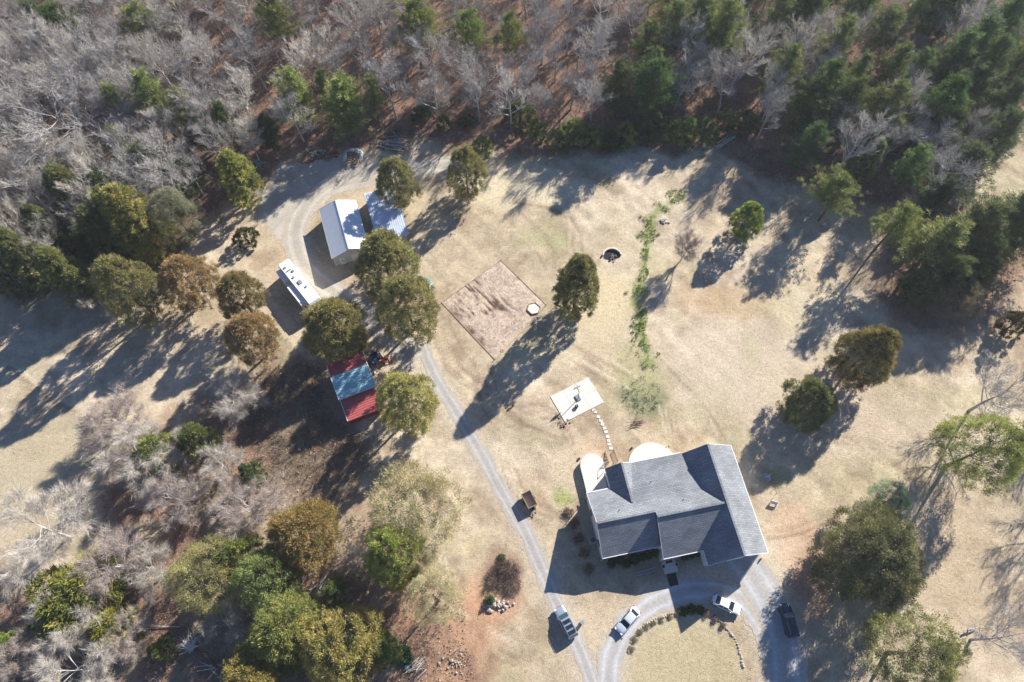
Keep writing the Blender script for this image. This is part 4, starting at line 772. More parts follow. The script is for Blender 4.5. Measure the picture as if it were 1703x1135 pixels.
def pine(seed, h, R, clear=.3, nb=80, K=30, col=PINEC, tip=YEL, ts=.46, flat=.55):
    r = np.random.default_rng(seed); t = thing('pine_tree', 'proto', 'tree'); b = MB(); bend = r.normal(0,.35,2)
    ax = lambda z: np.array((bend[0]*(z/h)**2*h*.08, bend[1]*(z/h)**2*h*.08, z))
    zs = np.linspace(-.2,h*.97,9)
    for z_a, z_b in zip(zs[:-1], zs[1:]): b.cyl(ax(z_a), ax(z_b), .22*(1-max(z_a,0)/h)+.04, .22*(1-z_b/h)+.04, n=7, cap=False)
    cs, ds_, gs = [], [], []; side = r.uniform(0,6.28)
    for k in range(nb):
        u = (k+r.random())/nb; z = h*(clear+(1-clear)*u); a = r.uniform(0,6.28)
        L = R*(.25+.9*min(1,u/.18+.35)*(1-u)**flat)*r.uniform(.5,1.15)*(1+.2*math.cos(a-side))
        el = r.uniform(-.05,.3)+.7*u; d = np.array((math.cos(a)*math.cos(el), math.sin(a)*math.cos(el), math.sin(el))); p0 = ax(z)
        b.cyl(p0, p0+d*L, .05,.015, n=4, cap=False); m = max(4, int(11*L/R))
        for j in range(m):
            f = .22+.78*(j+r.random())/m; q = p0+d*L*f+r.normal(0,.16*L,3)*np.array((1,1,.3)); cs.append(q); ds_.append(d*.7+np.array((0,0,.35))); gs.append(np.clip((f-.4)*1.1+r.normal(0,.2),0,1))
    b.build('trunk', 'bark_brown', t)
    cs = np.array(cs); ds_ = np.array(ds_); gs = np.array(gs)[:,None]; cc = col*(1-gs)+tip*gs
    foliage('crown', cs, ds_, K, ts, .085, cc, seed, .2, t, spread=.6); return t
def bare(seed, h, R, clear=.35, spread=1.0, nl=11, fuzz=0, m='bark_grey', upr=.25, name='bare_tree', kids=(7,6,4), tw=1.0, crook=1.0, wide=1.0):
    r = random.Random(seed); T_ = []; C_ = []; nr = np.random.default_rng(seed)
    def jit(d, s): v = d+nr.normal(0,s,3); return v/np.linalg.norm(v)
    def branch(p, d, L, r0, lvl, npc, kids_, ang):
        pts = [p]; dd_ = d
        for i in range(npc):
            dd_ = jit(dd_, (.13+.03*lvl)*crook); dd_[2] += upr*.25; dd_ /= np.linalg.norm(dd_); pts.append(pts[-1]+dd_*L/npc)
        for i in range(npc):
            f0, f1 = i/npc, (i+1)/npc; ra, rb_ = r0*(1-.8*f0), r0*(1-.8*f1)
            if lvl >= 3: ENDS.append((pts[i+1], dd_))
            (T_ if lvl <= 1 else C_).append((pts[i], pts[i+1], ra, rb_, 5 if lvl <= 1 else (4 if lvl == 2 else 3)))
        if lvl < LV:
            for k in range(kids_[0] if kids_ else 3):
                f = (.25+.75*(k+r.random())/max(1,(kids_[0] if kids_ else 3))); i = min(npc-1, int(f*npc)); q = pts[i]+(pts[i+1]-pts[i])*(f*npc-i)
                ax_ = nr.normal(0,1,3); ax_ = np.cross(dd_, ax_); ax_ /= np.linalg.norm(ax_)+1e-9; an = r.uniform(.45,.95)*ang; nd_ = dd_*math.cos(an)+ax_*math.sin(an)
                branch(q, nd_, L*r.uniform(.45,.72)*(1.1-.4*f), max(r0*(1-.8*f)*.6, .019*tw), lvl+1, max(1, npc-1), kids_[1:], ang)
    LV = 4; ENDS = []
    bend = nr.normal(0,.04,3); npt = 7; p = np.array((0.,0.,-.2)); d = np.array((0,0,1.)); pts = [p]; HT = h*.8
    for i in range(npt): d = jit(d+bend*.3, .035); pts.append(pts[-1]+d*HT/npt)
    r0 = .014*h+.04
    for i in range(npt): T_.append((pts[i], pts[i+1], r0*(1-.85*i/npt), r0*(1-.85*(i+1)/npt), 7))
    for k in range(nl):
        f = clear+(1-clear)*(k+.5)/nl; i = min(npt-1, int(f*npt)); q = pts[i]+(pts[i+1]-pts[i])*(f*npt-i); a = k*2.4+r.uniform(-.5,.5); el = r.uniform(.5,.95)*(1 if spread <= 1 else .75)
        dd0 = np.array((math.cos(a)*math.cos(el), math.sin(a)*math.cos(el), math.sin(el))); L = h*.36*r.uniform(.7,1.15)*(1.15-.45*f)*spread
        branch(q, dd0, L, r0*(1-.8*f)*.55+.02, 1, 5, kids, wide)
    V, F_ = seg_mesh(T_); V2, F2 = seg_mesh(C_); al = np.concatenate([V,V2]); rad = np.percentile(np.hypot(al[:,0],al[:,1]),97); zt = al[:,2].max()
    sx_ = R/rad; sz = h/zt
    for A_ in (V, V2): A_[:,:2] *= sx_; A_[:,2] *= sz
    t = thing(name, 'proto', 'tree')
    # tubes have mixed sides: split by side count
    def fin(nm, V, F_): return mk(nm, V, F_, m, t)
    fin('trunk', V, F_); cr_ = fin('crown', V2, F2)
    E_ = np.array([e[0] for e in ENDS]); D_ = np.array([e[1] for e in ENDS]); kk_ = nr.permutation(len(E_))[:(1900 if fuzz else 400)]; E_, D_ = E_[kk_], D_[kk_]; E_[:,:2] *= sx_; E_[:,2] *= sz
    base_ = {'bark_grey':(.37,.34,.315),'bark_pale':(.47,.425,.365),'bark_pink':(.43,.36,.315)}[m]
    foliage('fine_twigs', E_, D_, 7 if fuzz else 4, 1.0 if fuzz else 1.1, .026 if fuzz else .03, np.tile(np.array(base_), (len(E_),1))*nr.uniform(.75,1.2,(len(E_),1)), seed, .15, cr_, spread=.38, cv=.12, m='twigs'); return t
def shrub(seed, R, h, col, tip=None, nb=60, K=20, ln=.3, wd=.1, name='shrub', m='evergreen_foliage', stems=8):
    r = np.random.default_rng(seed); t = thing(name, 'proto', 'shrub'); b = MB()
    for k in range(stems): a = r.uniform(0,6.28); q = R*r.uniform(.3,.8); b.cyl((0,0,-.05),(q*math.cos(a),q*math.sin(a),h*r.uniform(.5,.85)), .03,.012, n=5, cap=False)
    b.build('stem', 'bark_brown', t)
    d = r.normal(0,1,(nb,3)); d[:,2] = np.abs(d[:,2]); d /= np.linalg.norm(d,axis=1)[:,None]; f = r.uniform(.55,1,(nb,1)); c = d*f*np.array((R,R,h*.85))*(1+.18*r.normal(size=(nb,1))); c[:,2] += .1
    tip = col*1.6 if tip is None else tip; g = r.random((nb,1)); cc = col*(1-g)+np.array(tip)*g
    foliage('foliage', c, d, K, ln, wd, cc, seed, .12*max(1,R), t, spread=.6, m=m); return t
PROTO = {}
def P_(key, fn, h, R, frac):
    if key not in PROTO:
        o = fn(); KIDS[o.name] = list(bpy.data.objects[o.name].children) or [c for c in bpy.data.objects if c.parent == o]; PROTO[key] = [o, h, R, frac, False]
    return PROTO[key]
P_('c0', lambda: cedar(1,14,5,clear=.08,top=2.6,gold=.38,nb=1700), 14,5,.52)
P_('c1', lambda: cedar(2,14,5,clear=.10,top=3.0,gold=.60,nb=1500,lump=.2), 14,5,.52)
P_('c2', lambda: cedar(13,18,4,clear=.03,top=2.3,gold=.28,nb=2000,base=OLIVE*.85,lump=.08), 18,4,.48)
P_('c3', lambda: cedar(4,12,3,clear=.05,top=1.4,gold=.45,nb=1000,lump=.22), 12,3,.42)
P_('cb', lambda: cedar(5,13,5,clear=.28,top=2.4,gold=.85,nb=1400,tip=np.array((.40,.27,.13))), 13,5,.62)
P_('cr', lambda: cedar(6,9,2.6,clear=.08,top=2.6,gold=.35,nb=800,lump=.05,base=PINEC,tip=YEL,leaf=.3), 9,2.6,.5)
P_('s0', lambda: cedar(7,5,2.2,clear=.02,top=1.8,gold=.3,nb=380,K=28,base=PINEC*.9,tip=YEL,leaf=.35,lump=.3), 5,2.2,.45)
P_('s1', lambda: cedar(8,5,2.2,clear=.02,top=1.5,gold=.3,nb=330,K=28,base=DEEP,tip=OLIVE,leaf=.35,lump=.3), 5,2.2,.45)
P_('l0', lambda: cedar(9,13,6,clear=.22,top=2.8,gold=.62,nb=1500,K=24,base=np.array((.28,.27,.15)),tip=np.array((.42,.40,.24)),lump=.25,leaf=.38,wd=.10), 13,6,.6)
P_('l1', lambda: cedar(10,13,6,clear=.3,top=2.8,gold=.6,nb=1300,K=26,base=OLIVE,tip=YEL,lump=.3,leaf=.42), 13,6,.62)
P_('m0', lambda: cedar(11,14,8,clear=.05,top=2.9,gold=.30,nb=2000,K=36,base=np.array((.125,.14,.06)),tip=np.array((.34,.31,.15)),lump=.26,leaf=.5,wd=.18), 14,8,.5)
P_('p0', lambda: pine(21,17,4.2,clear=.35), 17,4.2,.6)
P_('p1', lambda: pine(22,18,3.6,clear=.25,nb=95), 18,3.6,.55)
P_('p2', lambda: pine(23,16,5,clear=.45,nb=75,flat=.55), 16,5,.7)
P_('p3', lambda: pine(24,14,4,clear=.15,nb=95,col=PINEC*.8,tip=OLIVE*1.2), 14,4,.48)
P_('b0', lambda: bare(31,17,4.6,upr=.55,crook=.6,wide=.8,tw=1.4), 17,4.6,.68)
P_('b1', lambda: bare(32,18,5.2,clear=.42,nl=10,upr=.55,crook=.6,wide=.8,tw=1.4), 18,5.2,.7)
P_('b2', lambda: bare(33,15,4.2,clear=.3,m='bark_pale',upr=.55,crook=.6,wide=.8,tw=1.4), 15,4.2,.65)
P_('b3', lambda: bare(34,19,6,clear=.35,nl=13,spread=1.15,upr=.55,crook=.6,wide=.8,tw=1.4), 19,6,.68)
P_('b4', lambda: bare(35,12,3.2,clear=.3,nl=8,upr=.55,crook=.6,wide=.8,tw=1.4), 12,3.2,.65)
P_('f0', lambda: bare(41,9,5,clear=.12,nl=13,spread=1.15,upr=.35,fuzz=1,m='bark_pink',kids=(8,6,5,2),tw=.72,crook=.5,wide=.72), 9,5,.55)
P_('f1', lambda: bare(42,10,4.8,clear=.2,nl=12,spread=1.15,upr=.3,fuzz=1,m='bark_pale',kids=(7,6,5,2),tw=.72,crook=.5,wide=.72), 10,4.8,.6)
P_('f2', lambda: bare(43,12,6,clear=.3,nl=10,spread=1.4,fuzz=1,m='bark_pale',upr=.15,kids=(7,6,4,2),tw=.72,crook=.5,wide=.72), 12,6,.62)
NEW = []
def place(key, x, y, h, R, label, group=None, tint=None, rz=None, cat=None):
    pr = PROTO[key]; o, h0, R0, fr, used = pr
    if used: c = copy_tree(o)
    else: c = o; pr[4] = True
    s = R/R0; c.location = (x,y,0); c.scale = (s,s,h/h0); c.rotation_euler = (0,0, random.uniform(0,6.28) if rz is None else rz)
    c['label'] = label
    if cat: c['category'] = cat
    if group: c['group'] = group
    elif 'group' in c: del c['group']
    ti = tint or (1,1,1); v = random.uniform(.92,1.12)*(1.16 if group and 'sheds' in group else 1)
    for ch in c.children_recursive: ch.color = (ti[0]*v, ti[1]*v, ti[2]*v, 1)
    return c
TAKEN = []
def tree(key, cx, cy, wpx, h, label, group=None, tint=None):
    fr = PROTO[key][3]; p = G(cx, cy, h*fr); R = wpx/2*scale_at(p)*(.92 if key[0] in 'cm' and key != 'cr' else 1); TAKEN.append((p.x,p.y,R)); return place(key, p.x, p.y, h, R, label, group, tint)
GC = 'round evergreens around the sheds'; GL = 'evergreens along the left field'; GP_ = 'evergreens at the forest edge'; GR = 'evergreens of the right hand grove'; GB = 'trees of the lower left thicket'; GS = 'low evergreens along the forest edge'
tree('c0',660,303,72,12,'olive evergreen overhanging the roof of the open pole shed',GC)
tree('c1',775,288,68,13,'single golden olive evergreen on the lawn right of the pole shed',GC)
tree('c0',640,437,106,14.5,'large round evergreen hiding the right corner of the workshop',GC)
tree('c1',678,513,102,16.5,'round golden evergreen with stone edging at its foot, beside the tent',GC)
tree('c0',556,545,105,13.5,'round brownish evergreen between the camper and the barn',GC,(1.0,.93,.85))
tree('c1',676,668,102,13.5,'yellow-green round evergreen overhanging the right end of the barn',GC,(1.12,1.15,1.0))
tree('c2',960,479,76,18.5,'lone tall dark evergreen at the right corner of the garden plot',GC)
tree('cr',1243,367,50,9,'small neat round green evergreen alone on the right lawn',None,(1.35,1.45,.9))
tree('c1',216,484,98,18,'olive gold evergreen right of the small white bare tree',GL)
tree('cb',312,468,96,13,'rusty orange-tipped evergreen, leftmost of the three rusty ones',GL)
tree('cb',398,491,82,12,'rusty evergreen just left of the camper trailer',GL,(.85,.95,.85))
tree('cb',419,562,92,13,'rusty orange evergreen with a bare trunk, nearest the barn',GL)
tree('c3',52,440,76,19,'dark pointed evergreen nearest the left edge of the field',GL,(.8,.9,.9))
tree('c3',122,466,74,17,'green pointed evergreen behind the small white bare tree',GL,(.9,1,.9))
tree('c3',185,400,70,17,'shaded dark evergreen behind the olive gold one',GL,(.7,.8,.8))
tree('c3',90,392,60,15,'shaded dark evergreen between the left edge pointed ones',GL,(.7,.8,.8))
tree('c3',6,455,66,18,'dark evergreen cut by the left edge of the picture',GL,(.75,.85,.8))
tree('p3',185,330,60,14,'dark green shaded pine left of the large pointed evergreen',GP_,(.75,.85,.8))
tree('p3',255,290,64,15,'grey-green pine just above the pale open evergreen',GP_,(.85,.9,.85))
tree('p0',310,190,60,15,'dull olive pine right of the tall thin pale pine',GP_,(.85,.85,.7))
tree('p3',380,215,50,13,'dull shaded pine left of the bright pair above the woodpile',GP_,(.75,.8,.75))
tree('c2',228,372,98,19,'large pointed yellow-green evergreen above the olive gold one',GL,(1.35,1.3,1.0))
tree('l0',292,358,74,14,'pale greyish-green open evergreen right of the large pointed one',GL,(.9,.95,1.0))
tree('c3',400,302,74,14,'bright yellow-green evergreen at the left end of the gravel yard',GL,(1.3,1.4,1.0))
tree('c3',132,332,78,16,'dark evergreen at the foot of the big white-limbed tree',GL,(.9,1,.9))
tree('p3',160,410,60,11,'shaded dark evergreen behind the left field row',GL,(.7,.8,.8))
tree('p1',262,180,76,18,'tall thin pale green pine deep in the upper left woods',GP_,(.95,1,.8))
tree('p0',208,185,52,17,'small bright green pine left of the tall thin pale pine',GP_)
tree('p3',218,262,76,14,'bright green pine above the large pointed evergreen',GP_)
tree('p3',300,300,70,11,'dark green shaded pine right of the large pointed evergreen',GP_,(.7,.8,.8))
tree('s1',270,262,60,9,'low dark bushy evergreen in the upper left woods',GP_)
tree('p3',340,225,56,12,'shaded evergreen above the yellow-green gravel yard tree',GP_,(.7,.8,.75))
tree('p0',492,165,78,16,'bright green pine above the tarped woodpile, left of a pair',GP_,(1.1,1.15,.9))
tree('p1',572,178,82,16,'bright green pine above the tarped woodpile, right of a pair',GP_,(1.1,1.15,.9))
tree('p0',620,165,48,14,'slim green pine right of the pair above the woodpile',GP_)
tree('p3',545,160,40,13,'narrow dark pine between the pair above the woodpile',GP_,(.9,.95,.9))
tree('p2',690,40,96,18,'broad olive pine at the top edge above the log pile',GP_,(1,.95,.7))
tree('p2',462,30,70,18,'olive pine at the top edge above the bright green pair',GP_,(1,.95,.7))
tree('p3',445,225,54,10,'dull green evergreen left of the bright pine pair',GP_,(.7,.75,.8))
tree('p2',845,60,52,17,'yellow-olive pine at the top edge right of the broad pine',GP_,(1,.95,.7))
tree('p0',1120,55,70,19,'dark green pine at the top, leftmost of three close together',GP_)
tree('p1',1165,40,72,20,'dark green pine at the top, middle of three close together',GP_)
tree('p0',1205,60,72,20,'yellow-lit pine at the top, rightmost of three close together',GP_,(1.1,1.15,.9))
tree('p1',1085,125,44,15,'slender dark pine below the three close pines',GP_,(.8,.9,.85))
tree('p0',1300,128,70,17,'pale green pine at the right end of the forest edge shrubs',GP_,(1,1,.8))
tree('p1',1296,30,60,17,'green pine at the top edge right of the bare silver tree',GP_)
tree('p0',1385,80,66,18,'light green pine alone among bare trees at upper right',GP_,(1.05,1.05,.9))
tree('p1',1350,15,60,17,'dark pine cut by the top edge at upper right',GP_,(.8,.9,.85))
tree('p3',1345,190,84,15,'olive green pine, left of the dense upper right group',GP_,(.95,.95,.8))
tree('p3',1400,185,84,16,'olive green pine, middle of the dense upper right group',GP_,(.95,.95,.8))
tree('p1',1475,190,66,18,'tall pine at the right end of the dense upper right group',GP_,(1,1,.9))
tree('c3',1440,272,48,12,'small pointed green evergreen below the tall upper right pine',GP_,(.9,1.1,1))
tree('s1',1498,235,46,8,'brownish low evergreen right of the small pointed one',GP_)
tree('p2',1393,322,88,13,'yellow-green open pine at the upper end of the right lawn',GR,(1.15,1.15,.9))
tree('p2',1494,370,80,15,'open pine with a long bare trunk standing on the right lawn',GR,(1.2,1.2,.9))
tree('p3',1600,285,88,13,'pale green evergreen beside the sunlit track at upper right',GR,(1,1.05,1.1))
tree('p3',1650,235,84,14,'long-limbed green evergreen near the right edge above the track',GR,(.95,1,1))
tree('p1',1575,110,74,18,'dark green pine, left of two at the far upper right',GP_,(.7,.9,.8))
tree('p1',1620,85,74,18,'dark green pine, right of two at the far upper right',GP_,(.7,.9,.8))
tree('p2',1665,35,80,17,'blue-green pine in the top right corner',GP_,(.6,.85,.8))
tree('p3',1560,35,70,17,'dim pine at the top edge left of the corner pine',GP_,(.75,.85,.8))
tree('p0',1520,130,60,16,'dim green pine among bare trees at upper right',GP_,(.7,.85,.8))
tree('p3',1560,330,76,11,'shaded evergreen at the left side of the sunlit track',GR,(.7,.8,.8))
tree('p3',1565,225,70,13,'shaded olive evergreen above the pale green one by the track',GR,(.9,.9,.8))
tree('p1',1552,412,96,16,'wide olive evergreen, leftmost of the right hand grove',GR,(1.15,1.1,1))
tree('p3',1612,390,100,17,'wide grey-green evergreen, second from the left of the right hand grove',GR,(1.2,1.1,1.1))
tree('p1',1668,372,100,17,'dark evergreen in the middle of the right hand grove',GR,(.85,.95,.9))
tree('p3',1618,436,84,14,'shaded dark evergreen inside the right hand grove',GR,(.8,.9,.85))
tree('p3',1568,462,80,13,'yellowish pointed evergreen at the lower side of the grove',GR,(1.2,1.2,1))
tree('l0',1592,490,76,9,'greyish brown evergreen at the foot of the grove',GR,(.75,.65,.62))
tree('p3',1712,392,110,17,'dark evergreen of the grove cut by the right edge',GR,(.8,.9,.85))
tree('p3',1630,460,56,10,'small green evergreen at the lower right of the grove',GR)
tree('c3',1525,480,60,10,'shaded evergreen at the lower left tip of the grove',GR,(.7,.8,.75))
tree('s1',1685,540,44,6,'brown low bush on the right edge beside the track',GR,(1.3,.9,.8))
tree('c0',1440,590,96,15,'brown-topped evergreen with twin trunks on the right lawn',None,(1.0,.88,.8))
tree('c0',1346,668,88,10,'dark rounded evergreen right of the house',None,(.75,.85,.8))
tree('l1',1634,748,126,17,'big sunlit yellow-green tree leaning over the right lawn',None,(1.15,1.2,.9))
tree('l0',1480,832,66,5,'blue-green spreading bush under the big leaning tree',None,(.55,.85,.85))
tree('m0',1450,925,166,12,'very large dense evergreen beside the dark parked car',None)
tree('l1',1520,1085,140,13,'loose brownish evergreen at the bottom edge right of the drive',None,(.85,.85,.8))
tree('f0',1141,412,48,8.5,'small bare grey tree beside the grass ditch',None)
tree('b3',1685,1060,120,15,'leaning bare tree at the lower right corner',None)
tree('b3',1672,650,130,15,'large bare branching tree at the right edge',None)
tree('f2',150,490,62,7,'small white bare tree in the left field',None)
tree('b3',95,190,230,20,'huge white-limbed bare tree with a thick trunk, upper left',None)
for px, py in ((1790,790),(1800,640)):
    q = G(px, py); place('b3', q.x, q.y, 17, 7, ['bare tree just beyond the right edge, lower of two','bare tree just beyond the right edge, upper of two'][py < 700])
# lower left thicket
for a in [('f0',195,695,115,8,'pinkish bare tree, top left of the thicket'),('f1',390,655,92,8,'white-limbed bare tree left of the barn'),('f1',232,765,130,9,'wide grey bare tree below the top pinkish one'),
          ('f0',296,828,96,9,'round brownish bare crown with fine twigs in the thicket'),('f0',412,850,118,9,'large pale round bare crown in the middle of the thicket'),('f1',365,778,84,8,'white bare tree right above the round crowns'),
          ('f2',70,880,170,12,'wide grey bare tree at the left edge of the thicket'),('f0',190,935,124,10,'pinkish fan-shaped bare tree below the wide grey one'),('f1',252,950,90,8,'pale dense bare tree beside the fan-shaped one'),
          ('f2',110,1035,124,10,'bare tree with white limbs over green bushes'),('f2',372,1035,76,6,'small white bare tree beside the fallen trunk'),('f2',128,1112,140,10,'white-limbed bare tree at the bottom left edge'),('f0',40,1090,90,9,'fine-twigged bare tree in the bottom left corner'),
          ('f1',590,932,50,5,'small bare tree left of the bright green evergreen'),('f1',300,740,70,6,'low bare tree among small evergreens in the thicket'),('f0',210,1050,80,7,'low brown bare tree at the bottom of the thicket'),('b2',560,985,40,7,'thin bare tree above the largest lower olive tree')]:
    tree(a[0],a[1],a[2],a[3]*.98,a[4],a[5],GB)
for a in [('l0',347,955,122,10,'yellowish lichen-covered tree in the thicket',(1.1,1.05,.75)),('cb',505,890,124,12,'broad rusty green evergreen in the thicket',(.85,.9,.7)),('l1',448,965,110,11,'dark green loose evergreen below the rusty one',(.8,.95,.8)),
          ('l0',690,850,158,14,'large pale olive tree at the right side of the thicket',(1.15,1.05,.95)),('c1',655,922,100,15,'bright green evergreen below the large pale olive tree',(1.1,1.35,.9)),('l0',722,992,92,13,'pale silvery olive tree on the bare red soil',(1.35,1.3,1.3)),
          ('c1',565,1075,140,14,'largest olive evergreen at the bottom edge of the thicket',(1.2,1.15,.95)),('c0',475,1050,130,13,'green evergreen left of the largest bottom one',(1.1,1.2,.9)),('p3',560,985,50,8,'small green pine above the largest bottom evergreen',(.9,1,.8)),
          ('s0',262,755,67,8,'small yellow-green evergreen among bare trees',(1.2,1.2,.9)),('s0',420,790,40,7,'grey-green bush right of the white bare tree',(.7,.85,.9)),('s0',330,735,60,8,'small dark evergreen left of the barn shade',(.8,.8,.7)),
          ('s0',130,995,144,10,'yellow-green evergreen under a white bare tree',(1.1,1,.6)),('s0',0,1085,70,8,'green evergreen cut by the left bottom edge',(1,1.2,.8)),('c0',425,1120,110,11,'olive evergreen at the bottom edge beside the fallen trunk',(1.2,1.05,.8)),
          ('s0',190,1045,72,8,'yellow bush beside the low brown bare tree',(1.3,1.1,.5)),('s0',270,1080,40,4,'dull green bush on the leafy slope',(.8,.85,.6)),('s0',395,925,72,9,'yellow-green bush between lichen tree and rusty evergreen',(1.1,1.1,.8)),('c3',640,1080,60,8,'small evergreen beside the turquoise bucket',(.8,1,.8))]:
    tree(a[0],a[1],a[2],a[3],a[4],a[5],GB,a[6])
ROW = [(698,195,38,5,1,''),(738,205,26,4,1,''),(802,240,32,4,0,''),(775,205,30,4,1,''),(865,190,50,7,1,''),(892,215,40,5,0,''),(928,238,40,5,0,''),(955,222,46,6,0,''),(985,225,44,6,0,''),(1015,238,36,5,1,''),(1040,225,48,6,0,''),(1075,215,44,6,1,''),(1105,220,44,6,0,''),(1140,220,50,6,0,''),(1172,212,46,6,1,''),(1205,205,40,6,1,''),(1240,205,50,6,1,'')]
for k, (x, y, w_, h_, v, _) in enumerate(ROW):
    tree('s%d' % v, x, y+(k % 3)*4-4, w_*(.8+.3*((k*7) % 5)/5), h_*(.75+.4*((k*3) % 4)/4), '%s low evergreen from the left in the row along the forest edge above the lawn' % (ORD+['twelfth','thirteenth','fourteenth','fifteenth','sixteenth','seventeenth'])[k], GS, (1.25,1.4,.95) if k % 3 else (.9,1.0,.8))
tree('s1',408,395,38,4,'grey-green bush at the left side of the workshop drive',None,(.9,.85,.8))

# ------------------------------------------------------------------ the forest: individual trees
FOREST = W2([(-260,-60),(-260,470),(60,490),(160,435),(285,400),(340,330),(415,280),(520,240),(690,205),(860,225),(1000,215),(1210,205),(1290,290),(1430,330),(1540,340),(1640,230),(1760,120),(2050,-20),(2050,-60)])
fx0, fx1 = -190, 190
fr_ = random.Random(11); pts = []
zones = [('in the upper left woods', -400, 200), ('behind the left field evergreens', 200, 440), ('above the tarped woodpile', 440, 640), ('above the log pile', 640, 860), ('above the forest edge row', 860, 1120), ('around the three close pines', 1120, 1330), ('in the upper right woods', 1330, 1560), ('right of the track', 1560, 2300)]
for k in range(60000):
    x = fr_.uniform(-185,185); y = fr_.uniform(62,166); 
    px, py = PX(x, y)
    if px < -170 or px > 1860: continue
    if not inpoly(FOREST, np.array([x]), np.array([y]))[0]: continue
    dens = 5.4 if px < 450 else (6.4 if px < 1100 else 6.2)
    if py < 60: dens += .5
    if any((x-a)**2+(y-b)**2 < dens*dens for a, b, *_ in pts): continue
    if any((x-a)**2+(y-b)**2 < (r*.55)**2 for a, b, r in TAKEN): continue
    pts.append((x,y,px,py))
    if len(pts) >= 420: break
info = []; nb_ = 0
for x, y, px, py in pts:
    q = fr_.random(); pr = .04 if px < 1000 else (.22 if px < 1300 else .36)
    if q < pr: info.append((x,y,px,py,'p'))
    else:
        if nb_ >= 290: continue
        nb_ += 1; info.append((x,y,px,py,'b'))
cnt = {}
def onum(n):
    a = ['first','second','third','fourth','fifth','sixth','seventh','eighth','ninth','tenth','eleventh','twelfth','thirteenth','fourteenth','fifteenth','sixteenth','seventeenth','eighteenth','nineteenth']
    return a[n] if n < 19 else '%dth' % (n+1)
info.sort(key=lambda a: a[2])
for x, y, px, py, kd in info:
    zn = next(z for z in zones if z[1] <= px < z[2]); row = 'lowest' if py > 230 else ('middle' if py > 110 else 'topmost')
    if kd == 'b': key = fr_.choice(['b0','b1','b2','b3','b4','b2','b1'] if px > 300 else ['b3','b1','b2','b3','b2']); nm = 'bare grey tree'; h = fr_.uniform(12,19) if px > 300 else fr_.uniform(15,20); R = PROTO[key][2]*h/PROTO[key][1]*fr_.uniform(.85,1.2)
    else: key = fr_.choice(['p0','p1','p3','p2']); nm = 'pine'; h = fr_.uniform(13,18); R = PROTO[key][2]*h/PROTO[key][1]*fr_.uniform(.95,1.25)
    if key == 'b4': h *= .75; R *= .8
    size = 'tall' if h > 16 else ('medium' if h > 13 else 'short'); kk_ = (zn[0],row,nm,size); cnt[kk_] = cnt.get(kk_, 0)+1
    place(key, x, y, h, R, '%s %s %s from the left, %s row, %s' % (onum(cnt[kk_]-1), size, nm, row, zn[0]), 'bare trees of the forest' if kd == 'b' else 'pines of the forest', (fr_.uniform(.75,1.05), fr_.uniform(.85,1.05), fr_.uniform(.75,.95)) if kd == 'p' else None)

# fallen tree, lower left
ft = thing('fallen_tree', 'uprooted fallen tree with pale roots lying at the bottom of the thicket', 'fallen tree', tuple(G(322,1078)), 0)
o0 = G(322,1078); 
def R_(px, py, z): v = G(px,py,z)-o0; v.z = z; return v
MB().cyl(R_(324,1080,.5), R_(356,1105,.6), .32,.28, n=10).cyl(R_(356,1105,.6), R_(386,1133,.5), .28,.2, n=10).build('trunk', 'bark_brown', ft)
b = MB(); rr2 = random.Random(5)
for k in range(34):
    a = rr2.gauss(2.3,.9); L = rr2.uniform(.5,1.6); m_ = Vector((L*math.cos(a),L*math.sin(a),.5+rr2.uniform(-.2,.9))); a += rr2.gauss(0,.8); e_ = m_+Vector((L*math.cos(a),L*math.sin(a),rr2.uniform(-.5,.6)))*.9
    b.cyl((rr2.gauss(0,.25),rr2.gauss(0,.25),.5),m_, .14,.07, n=6).cyl(m_,e_, .07,.02, n=5)
b.build('roots', 'bark_pale', ft)
b = MB()
for k in range(7): q = R_(350+rr2.uniform(0,30),1100+rr2.uniform(0,25),.6); a = rr2.uniform(2.5,5); L = rr2.uniform(1.5,3.5); b.cyl(q, q+Vector((L*math.cos(a),L*math.sin(a),rr2.uniform(-.3,.8))), .09,.02, n=6)
b.build('branches', 'bark_pale', ft)
for i, (a, c, z) in enumerate([((184,1105),(120,1103),.5),((300,1043),(222,1041),.3)]):
    p0, p1_ = G(*a), G(*c); d = p1_-p0; b = MB().cyl((0,0,.15),(d.x*.55,d.y*.55,z+.1), .09,.07, n=8).cyl((d.x*.55,d.y*.55,z+.1),(d.x,d.y+.3,z), .07,.03, n=8)
    o = b.build('fallen_log', 'bark_pale'); o.location = p0; tag(o, ['white fallen trunk near the bottom left edge','thin white fallen trunk on the leafy slope of the thicket'][i], 'fallen trunk')

# shrubs round the house
P_('h0', lambda: shrub(51,.62,.9,np.array((.17,.12,.10)),np.array((.34,.23,.18)),nb=60,K=16,ln=.16,wd=.06,stems=14), .9,.62,.5)
P_('h1', lambda: shrub(52,.85,1.1,np.array((.05,.08,.03)),np.array((.13,.16,.06)),nb=80,K=20,ln=.2,wd=.09), 1.1,.85,.5)
P_('h2', lambda: shrub(53,1,1.2,np.array((.035,.10,.035)),np.array((.10,.22,.07)),nb=80,K=22,ln=.25,wd=.1), 1.2,1,.5)
P_('h3', lambda: shrub(54,1.6,1.5,np.array((.12,.085,.07)),np.array((.24,.17,.14)),nb=170,K=14,ln=.45,wd=.035,stems=24,m='twigs'), 1.5,1.6,.5)
def sh(key, px, py, wpx, h, label, group=None, tint=None):
    p = G(px,py,h*.5); c = place(key, p.x, p.y, h, wpx/2*scale_at(p), label, group, tint); c['category'] = 'shrub'; return c
c2_ = lambda x, y: (940+x/4.73, 720+y/4.73)
